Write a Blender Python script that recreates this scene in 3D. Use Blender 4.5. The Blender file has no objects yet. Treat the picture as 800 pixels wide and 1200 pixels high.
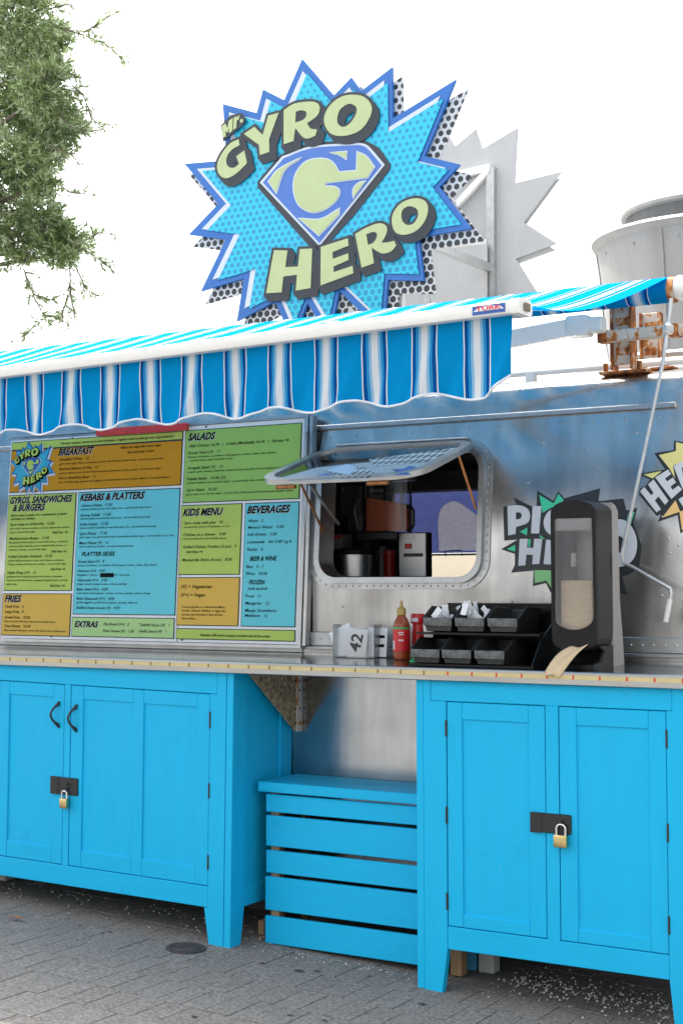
import bpy, bmesh, math, random
from mathutils import Vector, Matrix, noise as mnoise
from mathutils.geometry import tessellate_polygon
random.seed(7)
scn = bpy.context.scene
COL = scn.collection
R = math.radians

# ------------------------------------------------------------------ camera
FPX, YAW, PIT, ROLL = 1755.12, 0.54462, 0.04594, -0.00324
CAM = Vector((4.7686, -5.00493, 1.51001))
fw = Vector((-math.sin(YAW)*math.cos(PIT), math.cos(YAW)*math.cos(PIT), math.sin(PIT)))
r0 = Vector((math.cos(YAW), math.sin(YAW), 0)); u0 = r0.cross(fw)
rt = r0*math.cos(ROLL)+u0*math.sin(ROLL); up = -r0*math.sin(ROLL)+u0*math.cos(ROLL)
cd = bpy.data.cameras.new('camera'); cam = bpy.data.objects.new('camera', cd); COL.objects.link(cam)
cam.matrix_world = Matrix(((rt.x, up.x, -fw.x, CAM.x), (rt.y, up.y, -fw.y, CAM.y), (rt.z, up.z, -fw.z, CAM.z), (0, 0, 0, 1)))
cd.sensor_fit = 'VERTICAL'; cd.sensor_height = 36; cd.sensor_width = 24; cd.lens = FPX/1200*36
cd.clip_start = 0.05; cd.clip_end = 3000
scn.camera = cam

# ------------------------------------------------------------------ light
SUN = Vector((-0.50, 0.13, 1.0)).normalized()
ELEV = math.asin(SUN.z); AZ = math.atan2(SUN.x, SUN.y)
w = bpy.data.worlds.new('World'); scn.world = w; w.use_nodes = True
wt = w.node_tree; bgn = wt.nodes['Background']
sky = wt.nodes.new('ShaderNodeTexSky'); sky.sky_type = 'NISHITA'; sky.sun_disc = False
sky.sun_elevation = ELEV; sky.sun_rotation = AZ % (2*math.pi)
sky.air_density = 1.0; sky.dust_density = 5.5; sky.ozone_density = 1.0; sky.altitude = 0
hz = wt.nodes.new('ShaderNodeHueSaturation'); hz.inputs['Saturation'].default_value = 0.12
wt.links.new(sky.outputs[0], hz.inputs['Color']); wt.links.new(hz.outputs[0], bgn.inputs['Color'])
bgn.inputs['Strength'].default_value = 0.15
sd = bpy.data.lights.new('sun', 'SUN'); sd.energy = 2.0; sd.angle = R(0.7); sd.color = (1, 0.95, 0.87)
so = bpy.data.objects.new('sun', sd); COL.objects.link(so)
so.rotation_euler = SUN.to_track_quat('Z', 'Y').to_euler(); so.location = (0, 0, 12)
scn.view_settings.view_transform = 'Standard'; scn.view_settings.look = 'None'
scn.view_settings.exposure = 1.86; scn.view_settings.gamma = 1.0
scn.view_settings.use_curve_mapping = False

# ------------------------------------------------------------------ helpers
def ray(u, v): return fw*FPX+rt*(u-400)-up*(v-600)
def P(u, v, Y):                        # point on the plane Y seen at picture place u, v
    d = ray(u, v); return CAM+d*((Y-CAM.y)/d.y)
def PX(u, v, X):
    d = ray(u, v); return CAM+d*((X-CAM.x)/d.x)
def PZ(u, v, Z):
    d = ray(u, v); return CAM+d*((Z-CAM.z)/d.z)
def zg(x): return -0.045*(max(-6, min(9, x))-1.62)       # the paving falls gently to the right
def lerp(a, b, t): return a+(b-a)*t
def tab(x, pts):
    if x <= pts[0][0]: return pts[0][1]
    for (a, b), (c, d) in zip(pts, pts[1:]):
        if x <= c: return b+(d-b)*(x-a)/(c-a)
    return pts[-1][1]
WP = [(1.25, .48), (1.5, .486), (1.75, .501), (2.0, .525), (2.18, .555)]
def wall_y(z): return tab(z, WP)

LOC = {}
def thing(name, label, cat, loc=(0, 0, 0), rot=(0, 0, 0), group=None):
    o = bpy.data.objects.new(name, None); COL.objects.link(o)
    o.empty_display_size = .05
    o.location = loc; o.rotation_euler = rot; o['label'] = label; o['category'] = cat
    if group: o['group'] = group
    LOC[o.name] = Vector(loc); return o
def tag(o, label, cat, group=None):
    o['label'] = label; o['category'] = cat
    if group: o['group'] = group
    return o
def base_of(o):
    while o.parent: o = o.parent
    return LOC.get(o.name, Vector((0, 0, 0)))

class B:
    def __init__(s): s.bm = bmesh.new()
    def poly(s, pts): 
        return s.bm.faces.new([s.bm.verts.new(p) for p in pts])
    def box(s, a, b, bev=0, seg=1):
        x0, x1 = sorted((a[0], b[0])); y0, y1 = sorted((a[1], b[1])); z0, z1 = sorted((a[2], b[2]))
        v = [s.bm.verts.new((x, y, z)) for x in (x0, x1) for y in (y0, y1) for z in (z0, z1)]
        f = [s.bm.faces.new([v[i] for i in q]) for q in ((0, 1, 3, 2), (4, 6, 7, 5), (0, 4, 5, 1), (2, 3, 7, 6), (0, 2, 6, 4), (1, 5, 7, 3))]
        if bev:
            es = list({e for q in f for e in q.edges})
            bmesh.ops.bevel(s.bm, geom=es, offset=bev, segments=seg, affect='EDGES', profile=.5)
        return s
    def prism(s, outer, d, holes=(), back=True):      # outer: 3d points in a plane, d: extrusion vector
        d = Vector(d); loops = [[Vector(p) for p in outer]]+[[Vector(p) for p in h] for h in holes]
        tri = tessellate_polygon(loops); flat = [p for l in loops for p in l]
        va = [s.bm.verts.new(p) for p in flat]; vb = [s.bm.verts.new(p+d) for p in flat] if d.length else None
        for t in tri:
            try: s.bm.faces.new([va[i] for i in t])
            except ValueError: pass
            if vb and back:
                try: s.bm.faces.new([vb[i] for i in reversed(t)])
                except ValueError: pass
        if vb:
            k = 0
            for l in loops:
                n = len(l)
                for i in range(n):
                    j = (i+1) % n
                    try: s.bm.faces.new([va[k+i], va[k+j], vb[k+j], vb[k+i]])
                    except ValueError: pass
                k += n
        return s
    def grid(s, nu, nv, fn, cu=False, skip=None):
        V = [[s.bm.verts.new(fn(i/(nu if cu else nu-1), j/(nv-1))) for j in range(nv)] for i in range(nu)]
        for i in range(nu if cu else nu-1):
            for j in range(nv-1):
                if skip and skip(i, j): continue
                a = V[i][j]; b = V[(i+1) % nu][j]; c = V[(i+1) % nu][j+1]; e = V[i][j+1]
                s.bm.faces.new([a, b, c, e])
        return s
    def tube(s, pts, r, n=8, cap=True):
        pts = [Vector(p) for p in pts]; rings = []
        rr = r if isinstance(r, (list, tuple)) else [r]*len(pts)
        nrm = None
        for i, p in enumerate(pts):
            t = (pts[min(i+1, len(pts)-1)]-pts[max(i-1, 0)]).normalized()
            if nrm is None:
                nrm = t.cross(Vector((0, 0, 1)) if abs(t.z) < .9 else Vector((1, 0, 0))).normalized()
            else:
                nrm = (nrm-t*nrm.dot(t)).normalized()
            bn = t.cross(nrm)
            rings.append([s.bm.verts.new(p+(nrm*math.cos(2*math.pi*k/n)+bn*math.sin(2*math.pi*k/n))*rr[i]) for k in range(n)])
        for a, b in zip(rings, rings[1:]):
            for k in range(n): s.bm.faces.new([a[k], a[(k+1) % n], b[(k+1) % n], b[k]])
        if cap:
            s.bm.faces.new(list(reversed(rings[0]))); s.bm.faces.new(rings[-1])
        return s
    def lathe(s, prof, c, n=24, sx=1, sy=1):
        c = Vector(c); rings = []
        for r, z in prof:
            rings.append([s.bm.verts.new(c+Vector((sx*r*math.cos(2*math.pi*k/n), sy*r*math.sin(2*math.pi*k/n), z))) for k in range(n)])
        for a, b in zip(rings, rings[1:]):
            for k in range(n): s.bm.faces.new([a[k], a[(k+1) % n], b[(k+1) % n], b[k]])
        s.bm.faces.new(list(reversed(rings[0]))); s.bm.faces.new(rings[-1]); return s
    def build(s, name, mat, parent=None, smooth=False, normals=True, off=None):
        if normals: bmesh.ops.recalc_face_normals(s.bm, faces=s.bm.faces[:])
        o = base_of(parent) if parent else Vector(off or (0, 0, 0))
        if o.length: bmesh.ops.translate(s.bm, verts=s.bm.verts[:], vec=-o)
        me = bpy.data.meshes.new(name); s.bm.to_mesh(me); s.bm.free()
        if smooth:
            for p in me.polygons: p.use_smooth = True
            if smooth != 'all': me.set_sharp_from_angle(angle=R(35))
        me.materials.append(MATS[mat] if isinstance(mat, str) else mat)
        ob = bpy.data.objects.new(name, me); COL.objects.link(ob)
        if parent: ob.parent = parent
        elif off: ob.location = off
        return ob

def smooth_path(pts, step=6):
    """pts: (x, y) corner or (x, y, 1) smooth -> dense closed outline"""
    n = len(pts); out = []
    def q(i): return Vector(pts[i % n][:2])
    def sm(i): return len(pts[i % n]) > 2
    for i in range(n):
        a, b = q(i), q(i+1)
        if not sm(i) and not sm(i+1): out.append(a); continue
        ta = (q(i+1)-q(i-1))*.5 if sm(i) else (b-a)
        tb = (q(i+2)-q(i))*.5 if sm(i+1) else (b-a)
        for k in range(step):
            t = k/step; h = 2*t**3-3*t*t+1; h2 = t**3-2*t*t+t; h3 = -2*t**3+3*t*t; h4 = t**3-t*t
            out.append(a*h+ta*h2+b*h3+tb*h4)
    return out
def area(p): return sum(a.x*b.y-b.x*a.y for a, b in zip(p, p[1:]+p[:1]))/2
def inset(pts, d, lim=3.0):           # positive d shrinks
    p = [Vector(q[:2]) for q in pts]; sgn = 1 if area(p) > 0 else -1; n = len(p); out = []
    for i in range(n):
        e1 = (p[i]-p[i-1]); e2 = (p[(i+1) % n]-p[i])
        if e1.length < 1e-6 or e2.length < 1e-6: out.append(p[i]); continue
        e1.normalize(); e2.normalize()
        n1 = Vector((-e1.y, e1.x))*sgn; n2 = Vector((-e2.y, e2.x))*sgn
        m = n1+n2
        if m.length < 1e-3: out.append(p[i]+n1*d); continue
        m.normalize(); k = 1/max(m.dot(n1), 1/lim); out.append(p[i]+m*(d*k))
    return out
def rrect(x0, x1, y0, y1, r, n=6):
    out = []
    for cx, cy, a in ((x1-r, y1-r, 0), (x0+r, y1-r, 90), (x0+r, y0+r, 180), (x1-r, y0+r, 270)):
        for k in range(n+1):
            t = R(a+90*k/n); out.append(Vector((cx+r*math.cos(t), cy+r*math.sin(t))))
    return out

# ------------------------------------------------------------------ materials
MATS = {}
def mat(name, col, rough=.5, metal=0, var=0, vscale=8, bump=0, bscale=60, stretch=None, spec=.5, coat=0, alpha=1, trans=0, emis=None, col2=None, rvar=0, objrand=0):
    m = bpy.data.materials.new(name); m.use_nodes = True; nt = m.node_tree; b = nt.nodes['Principled BSDF']
    b.inputs['Base Color'].default_value = (*col, 1); b.inputs['Roughness'].default_value = rough
    b.inputs['Metallic'].default_value = metal; b.inputs['Specular IOR Level'].default_value = spec
    b.inputs['Coat Weight'].default_value = coat; b.inputs['Alpha'].default_value = alpha
    b.inputs['Transmission Weight'].default_value = trans
    tc = nt.nodes.new('ShaderNodeTexCoord'); mp = nt.nodes.new('ShaderNodeMapping')
    geo = nt.nodes.new('ShaderNodeNewGeometry')
    nt.links.new(geo.outputs['Position'] if objrand else tc.outputs['Object'], mp.inputs['Vector'])
    if stretch: mp.inputs['Scale'].default_value = stretch
    if var or col2:
        nz = nt.nodes.new('ShaderNodeTexNoise'); nz.inputs['Scale'].default_value = vscale; nz.inputs['Detail'].default_value = 6; nz.inputs['Roughness'].default_value = .6
        nt.links.new(mp.outputs[0], nz.inputs['Vector'])
        mx = nt.nodes.new('ShaderNodeMix'); mx.data_type = 'RGBA'
        c2 = col2 or tuple(min(1, c*(1+var)) for c in col); c1 = col if col2 else tuple(c*(1-var) for c in col)
        mx.inputs[6].default_value = (*c1, 1); mx.inputs[7].default_value = (*c2, 1)
        rp = nt.nodes.new('ShaderNodeMapRange'); rp.inputs[1].default_value = .32; rp.inputs[2].default_value = .68
        nt.links.new(nz.outputs[0], rp.inputs[0]); nt.links.new(rp.outputs[0], mx.inputs[0])
        out = mx.outputs[2]
        if objrand:
            oi = nt.nodes.new('ShaderNodeObjectInfo'); hs = nt.nodes.new('ShaderNodeHueSaturation')
            mr = nt.nodes.new('ShaderNodeMapRange'); mr.inputs[3].default_value = 1-objrand; mr.inputs[4].default_value = 1+objrand
            nt.links.new(oi.outputs['Random'], mr.inputs[0]); nt.links.new(mr.outputs[0], hs.inputs['Value']); nt.links.new(out, hs.inputs['Color']); out = hs.outputs[0]
        nt.links.new(out, b.inputs['Base Color'])
        if rvar:
            rr = nt.nodes.new('ShaderNodeMapRange'); rr.inputs[3].default_value = rough-rvar; rr.inputs[4].default_value = rough+rvar
            nt.links.new(rp.outputs[0], rr.inputs[0]); nt.links.new(rr.outputs[0], b.inputs['Roughness'])
    if bump:
        nb = nt.nodes.new('ShaderNodeTexNoise'); nb.inputs['Scale'].default_value = bscale; nb.inputs['Detail'].default_value = 4
        nt.links.new(mp.outputs[0], nb.inputs['Vector'])
        bn = nt.nodes.new('ShaderNodeBump'); bn.inputs['Strength'].default_value = bump; bn.inputs['Distance'].default_value = .01
        nt.links.new(nb.outputs[0], bn.inputs['Height']); nt.links.new(bn.outputs[0], b.inputs['Normal'])
    if emis: b.inputs['Emission Color'].default_value = (*emis[:3], 1); b.inputs['Emission Strength'].default_value = emis[3]
    MATS[name] = m; return m
def node(nt, t, **k):
    n = nt.nodes.new(t)
    for a, v in k.items(): setattr(n, a, v)
    return n
def alu(name, base, r0, r1, wob, stain=.5):
    m = mat(name, base, .3, 1); nt = m.node_tree; b = nt.nodes['Principled BSDF']
    tc = node(nt, 'ShaderNodeTexCoord')
    def nz(scale, det, st=None):
        mp = node(nt, 'ShaderNodeMapping'); nt.links.new(tc.outputs['Object'], mp.inputs[0])
        if st: mp.inputs['Scale'].default_value = st
        n = node(nt, 'ShaderNodeTexNoise'); n.inputs['Scale'].default_value = scale; n.inputs['Detail'].default_value = det; nt.links.new(mp.outputs[0], n.inputs['Vector']); return n.outputs[0]
    big = nz(2.6, 2); rub = nz(6, 2); streak = nz(7, 2, (3, 3, .35))
    rr = node(nt, 'ShaderNodeMapRange', interpolation_type='SMOOTHERSTEP'); rr.inputs[1].default_value = .25; rr.inputs[2].default_value = .75; rr.inputs[3].default_value = r0; rr.inputs[4].default_value = r1
    nt.links.new(big, rr.inputs[0]); nt.links.new(rr.outputs[0], b.inputs['Roughness'])
    mx = node(nt, 'ShaderNodeMix', data_type='RGBA'); mx.inputs[6].default_value = (*[c*.84 for c in base], 1); mx.inputs[7].default_value = (*[min(1, c*1.14) for c in base], 1)
    k = math_node(nt, 'ADD', math_node(nt, 'MULTIPLY', rub, stain), math_node(nt, 'MULTIPLY', streak, 1-stain))
    r2 = node(nt, 'ShaderNodeMapRange', interpolation_type='SMOOTHERSTEP'); r2.inputs[1].default_value = .28; r2.inputs[2].default_value = .72; nt.links.new(k, r2.inputs[0]); nt.links.new(r2.outputs[0], mx.inputs[0]); nt.links.new(mx.outputs[2], b.inputs['Base Color'])
    wb = nz(4.5, 1, (1, 1, .6)); bp = node(nt, 'ShaderNodeBump'); bp.inputs['Strength'].default_value = wob; bp.inputs['Distance'].default_value = .05
    nt.links.new(wb, bp.inputs['Height']); nt.links.new(bp.outputs[0], b.inputs['Normal'])
def math_node(nt, op, a, b=None):
    n = node(nt, 'ShaderNodeMath', operation=op)
    for i, v in enumerate((a, b)):
        if v is None: continue
        if isinstance(v, (int, float)): n.inputs[i].default_value = v
        else: nt.links.new(v, n.inputs[i])
    return n.outputs[0]

def leafm(name, c1, c2):
    m = bpy.data.materials.new(name); m.use_nodes = True; nt = m.node_tree; b = nt.nodes['Principled BSDF']; o = nt.nodes['Material Output']
    tc = node(nt, 'ShaderNodeTexCoord'); nz = node(nt, 'ShaderNodeTexNoise'); nz.inputs['Scale'].default_value = 2.5; nt.links.new(tc.outputs['Object'], nz.inputs['Vector'])
    mx = node(nt, 'ShaderNodeMix', data_type='RGBA'); mx.inputs[6].default_value = (*c1, 1); mx.inputs[7].default_value = (*c2, 1); nt.links.new(nz.outputs[0], mx.inputs[0])
    nt.links.new(mx.outputs[2], b.inputs['Base Color']); b.inputs['Roughness'].default_value = .45
    t = node(nt, 'ShaderNodeBsdfTranslucent'); nt.links.new(mx.outputs[2], t.inputs[0]); ms = node(nt, 'ShaderNodeMixShader'); ms.inputs[0].default_value = .45
    nt.links.new(b.outputs[0], ms.inputs[1]); nt.links.new(t.outputs[0], ms.inputs[2]); nt.links.new(ms.outputs[0], o.inputs[0]); MATS[name] = m
def rusty(name, thr):
    m = mat(name, (.5, .5, .5), .75, bump=.3, bscale=80); nt = m.node_tree; b = nt.nodes['Principled BSDF']
    tc = node(nt, 'ShaderNodeTexCoord'); mp = node(nt, 'ShaderNodeMapping'); mp.inputs['Scale'].default_value = (1, 1, .6); nt.links.new(tc.outputs['Object'], mp.inputs[0])
    nz = node(nt, 'ShaderNodeTexNoise'); nz.inputs['Scale'].default_value = 26; nz.inputs['Detail'].default_value = 7; nz.inputs['Roughness'].default_value = .7; nt.links.new(mp.outputs[0], nz.inputs['Vector'])
    cr = node(nt, 'ShaderNodeValToRGB'); e = cr.color_ramp.elements
    e[0].position = thr; e[0].color = (.50, .47, .42, 1); e[1].position = thr+.035; e[1].color = (.48, .20, .04, 1)
    x = e.new(thr+.10); x.color = (.34, .10, .012, 1); x = e.new(thr+.20); x.color = (.13, .04, .012, 1)
    nt.links.new(nz.outputs[0], cr.inputs[0]); nt.links.new(cr.outputs[0], b.inputs['Base Color'])
def node(nt, t, **k):
    n = nt.nodes.new(t)
    for a, v in k.items(): setattr(n, a, v)
    return n
mat('blue_paint', (.004, .42, .72), .55, var=.035, vscale=4, bump=.10, bscale=22, stretch=(5, 5, .6), spec=.25, rvar=.06)
mat('blue_paint_rail', (.004, .42, .72), .55, var=.035, vscale=4, bump=.10, bscale=22, stretch=(.6, 5, 5), spec=.25, rvar=.06)


alu('aluminium', (.44, .432, .42), .17, .33, .09)
alu('aluminium_sheet', (.42, .425, .43), .10, .24, .06)
def wear(name):
    m = MATS[name]; nt = m.node_tree; b = nt.nodes['Principled BSDF']; src = b.inputs['Base Color'].links[0].from_socket
    tc = node(nt, 'ShaderNodeTexCoord')
    def layer(src, scale, rough, lo, hi, col, f, st=(1, 1, 1)):
        mp = node(nt, 'ShaderNodeMapping'); mp.inputs['Scale'].default_value = st; nt.links.new(tc.outputs['Object'], mp.inputs[0])
        n = node(nt, 'ShaderNodeTexNoise'); n.inputs['Scale'].default_value = scale; n.inputs['Detail'].default_value = 8; n.inputs['Roughness'].default_value = rough; nt.links.new(mp.outputs[0], n.inputs['Vector'])
        r = node(nt, 'ShaderNodeMapRange'); r.inputs[1].default_value = lo; r.inputs[2].default_value = hi; r.inputs[4].default_value = f; nt.links.new(n.outputs[0], r.inputs[0])
        x = node(nt, 'ShaderNodeMix', data_type='RGBA'); nt.links.new(r.outputs[0], x.inputs[0]); nt.links.new(src, x.inputs[6]); x.inputs[7].default_value = (*col, 1); return x.outputs[2]
    src = layer(src, 1.6, .5, .40, .70, (.012, .43, .74), .5)
    src = layer(src, 5, .75, .60, .72, (.008, .24, .42), .40)
    src = layer(src, 24, .7, .69, .72, (.02, .16, .26), .55, (1, 1, .35))
    src = layer(src, 34, .6, .735, .745, (.42, .50, .52), .6)
    nt.links.new(src, b.inputs['Base Color'])
wear('blue_paint'); wear('blue_paint_rail')
mat('aluminium_trim', (.42, .425, .425), .38, 1, var=.12, vscale=9, bump=.05, bscale=30)
mat('rivet', (.5, .5, .5), .3, 1)
mat('steel', (.34, .35, .35), .14, 1, var=.15, vscale=5, stretch=(.5, 6, 1), rvar=.06)
mat('steel_lip', (.42, .42, .41), .30, 1, var=.12, vscale=6, stretch=(.5, 6, 6))
mat('white_paint', (.74, .74, .72), .45, var=.05, vscale=6)
mat('bar_white', (.70, .69, .67), .4, var=.06, vscale=5, stretch=(.3, 3, 3))
mat('fan_grey', (.32, .32, .316), .5, vscale=4, col2=(.26, .255, .245), stretch=(2, 2, .3), bump=.06, bscale=30)
mat('fan_dark', (.10, .105, .11), .5, var=.3, vscale=8)
mat('sign_back', (.47, .48, .49), .6, vscale=5, col2=(.41, .42, .425), stretch=(1, 1, .4), bump=.15, bscale=40)
mat('sign_edge', (.20, .33, .5), .5)
mat('sign_blue', (.015, .13, .42), .4, var=.05)
mat('sign_white', (.55, .59, .65), .4)
mat('letter_cream', (.43, .49, .24), .4, var=.03)
mat('letter_dark', (.022, .028, .038), .45)
mat('shield_blue', (.055, .15, .45), .4, var=.03)
mat('black_metal', (.012, .012, .013), .4, bump=.1, bscale=80)
mat('hinge_metal', (.05, .05, .05), .45, .6)
mat('brass', (.60, .46, .22), .3, 1)
mat('chrome', (.6, .6, .6), .2, 1)
mat('menu_white', (.78, .78, .78), .45)
mat('menu_outline', (.02, .03, .02), .5)
mat('menu_orange', (.56, .25, .012), .6, spec=.15, var=.03)
mat('menu_orange_pale', (.68, .42, .08), .6, spec=.15, var=.03)
mat('menu_lime', (.44, .56, .12), .6, spec=.15, var=.03)
mat('menu_green', (.30, .50, .12), .6, spec=.15, var=.03)
mat('menu_green_pale', (.42, .62, .25), .6, spec=.15, var=.03)
mat('menu_aqua', (.14, .56, .62), .6, spec=.15, var=.03)
mat('ink', (.004, .004, .004), .7, spec=.1)
mat('ink_shadow', (.5, .5, .48), .6)
mat('logo_blue', (.01, .09, .33), .45)
mat('logo_cyan', (.02, .36, .50), .45)
mat('logo_cream', (.45, .58, .08), .45)
mat('red_paint', (.55, .03, .03), .4)
rusty('rust', .40)
rusty('rust_light', .53)
mat('galvanised', (.55, .56, .56), .4, .8, var=.12, vscale=20)
mat('perforated_dirt', (.48, .37, .22), .8, vscale=55, col2=(.10, .06, .035), bump=.5, bscale=120)
mat('tape_yellow', (.56, .46, .22), .5, var=.06, vscale=20)
mat('tape_tick', (.25, .14, .04), .6)
mat('tape_red', (.6, .06, .03), .6)
mat('black_plastic', (.006, .0063, .0068), .30, spec=.25, var=.2, vscale=20, bump=.05, bscale=60)
mat('bin_plastic', (.022, .023, .024), .42, var=.2, vscale=14)
mat('bin_worn', (.022, .023, .024), .5, vscale=26, col2=(.17, .18, .18))
mat('grey_plastic', (.36, .35, .335), .45, var=.05)
mat('dark_grey_plastic', (.028, .029, .031), .4, spec=.3, var=.1)
mat('napkin', (.58, .44, .28), .9, var=.06, vscale=20)
mat('napkin_stack', (.62, .48, .32), .9, var=.10, vscale=30, stretch=(.3, .3, 14), bump=.4, bscale=30)
mat('paper', (.78, .79, .80), .7, var=.03)
mat('sauce', (.30, .055, .012), .25, var=.2, vscale=20)
mat('sauce_label', (.60, .015, .02), .4)
mat('cap_gold', (.40, .27, .07), .45)
mat('cap_green', (.02, .42, .12), .4)
mat('ketchup_red', (.52, .012, .015), .35, var=.1)
mat('cola', (.46, .15, .085), .2, var=.15, vscale=4)
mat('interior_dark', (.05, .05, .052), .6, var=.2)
mat('interior_grey', (.26, .26, .25), .5, var=.1)
mat('interior_blue', (.02, .13, .25), .5)
mat('board_blue', (.10, .13, .33), .35, var=.12, vscale=6)
mat('board_patch', (.40, .40, .45), .6, vscale=60, col2=(.22, .22, .28))
mat('cream_panel', (.20, .18, .14), .95, spec=.02, var=.04)
mat('switch_red', (.5, .01, .01), .3)
mat('copper', (.42, .17, .06), .45, .7, var=.25, vscale=40)
mat('rubber', (.02, .02, .02), .7)
mat('grit_grey', (.34, .33, .31), .9)
mat('crumb', (.56, .52, .44), .9, var=.15, vscale=60)
mat('gum', (.045, .043, .042), .8)
mat('iron', (.045, .04, .038), .6, .4, vscale=60, col2=(.12, .10, .09), bump=.4, bscale=90)
mat('dry_leaf', (.30, .11, .03), .7)
mat('wood_raw', (.30, .19, .10), .8, var=.25, vscale=20, stretch=(1, 1, .3))
mat('box_white', (.48, .48, .46), .7, var=.08)
mat('box_blue', (.05, .30, .5), .6)
mat('soil_dark', (.085, .08, .074), .95, var=.3, vscale=30)
mat('paver', (.178, .163, .148), .9, var=.48, vscale=75, bump=.3, bscale=240, objrand=.05)
leafm('leaf_a', (.17, .25, .11), (.25, .33, .11))
leafm('leaf_b', (.50, .58, .44), (.46, .56, .28))
mat('bark', (.14, .11, .085), .9, var=.3, vscale=20, bump=.5, bscale=30)
mat('green_print', (.02, .55, .30), .45)
mat('green_print_pale', (.25, .60, .22), .45)
mat('sticker_dark', (.018, .022, .025), .45)
mat('sticker_white', (.60, .62, .65), .45)
mat('yellow_print', (.66, .66, .24), .45)
mat('peach_print', (.80, .52, .20), .45)
mat('label_red', (.62, .02, .03), .4)
mat('label_blue', (.02, .08, .32), .4)
mat('sign_white_soft', (.50, .51, .50), .4)
mat('sticker_pale', (.62, .72, .80), .4)
mat('dot_black', (.015, .016, .02), .5)
mat('window_bracket', (.40, .41, .41), .45, .8)

# clear plastics and glass
def clear(name, tint, rough=.05, mixf=.80):
    m = bpy.data.materials.new(name); m.use_nodes = True; nt = m.node_tree; nt.nodes.clear()
    o = node(nt, 'ShaderNodeOutputMaterial'); mx = node(nt, 'ShaderNodeMixShader'); t = node(nt, 'ShaderNodeBsdfTransparent'); g = node(nt, 'ShaderNodeBsdfGlossy')
    t.inputs[0].default_value = (*tint, 1); g.inputs['Roughness'].default_value = rough; g.inputs[0].default_value = (.9, .9, .9, 1)
    fr = node(nt, 'ShaderNodeFresnel'); fr.inputs[0].default_value = 1.45
    s = math_node(nt, 'ADD', fr.outputs[0], 1-mixf-.04)
    nt.links.new(s, mx.inputs[0]); nt.links.new(t.outputs[0], mx.inputs[1]); nt.links.new(g.outputs[0], mx.inputs[2]); nt.links.new(mx.outputs[0], o.inputs[0])
    MATS[name] = m
clear('clear_plastic', (.975, .98, .985), .08, .97)
def frost(name, tint, white):
    m = bpy.data.materials.new(name); m.use_nodes = True; nt = m.node_tree; nt.nodes.clear()
    o = node(nt, 'ShaderNodeOutputMaterial'); t = node(nt, 'ShaderNodeBsdfTransparent'); t.inputs[0].default_value = (*tint, 1); d = node(nt, 'ShaderNodeBsdfDiffuse'); d.inputs[0].default_value = (.8, .8, .8, 1)
    g = node(nt, 'ShaderNodeBsdfGlossy'); g.inputs['Roughness'].default_value = .12; fr = node(nt, 'ShaderNodeFresnel'); m1 = node(nt, 'ShaderNodeMixShader'); m1.inputs[0].default_value = white; m2 = node(nt, 'ShaderNodeMixShader')
    nt.links.new(t.outputs[0], m1.inputs[1]); nt.links.new(d.outputs[0], m1.inputs[2]); nt.links.new(fr.outputs[0], m2.inputs[0]); nt.links.new(m1.outputs[0], m2.inputs[1]); nt.links.new(g.outputs[0], m2.inputs[2]); nt.links.new(m2.outputs[0], o.inputs[0]); MATS[name] = m
frost('frosted_pane', (.9, .9, .9), .10)
clear('clear_side', (.93, .95, .95), .3, 1.04)
clear('clear_tank', (.86, .85, .84), .15, .90)
clear('flap_glass', (.72, .78, .80), .06, .86)
clear('bottle_clear', (.86, .80, .74), .1, .90)

def sheet(name, col):
    m = bpy.data.materials.new(name); m.use_nodes = True; nt = m.node_tree; nt.nodes.clear()
    o = node(nt, 'ShaderNodeOutputMaterial'); d = node(nt, 'ShaderNodeBsdfDiffuse'); t = node(nt, 'ShaderNodeBsdfTranslucent'); mx = node(nt, 'ShaderNodeMixShader'); mx.inputs[0].default_value = .6
    nz = node(nt, 'ShaderNodeTexNoise'); nz.inputs['Scale'].default_value = 14; nz.inputs['Detail'].default_value = 6; cr = node(nt, 'ShaderNodeMix', data_type='RGBA'); cr.inputs[6].default_value = (*[c*.75 for c in col], 1); cr.inputs[7].default_value = (*[c*1.25 for c in col], 1)
    nt.links.new(nz.outputs[0], cr.inputs[0])
    for b in (d, t): nt.links.new(cr.outputs[2], b.inputs[0])
    nt.links.new(d.outputs[0], mx.inputs[1]); nt.links.new(t.outputs[0], mx.inputs[2]); nt.links.new(mx.outputs[0], o.inputs[0]); MATS[name] = m
sheet('board_blue', (.05, .065, .19)); sheet('board_patch', (.17, .17, .22))
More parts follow.
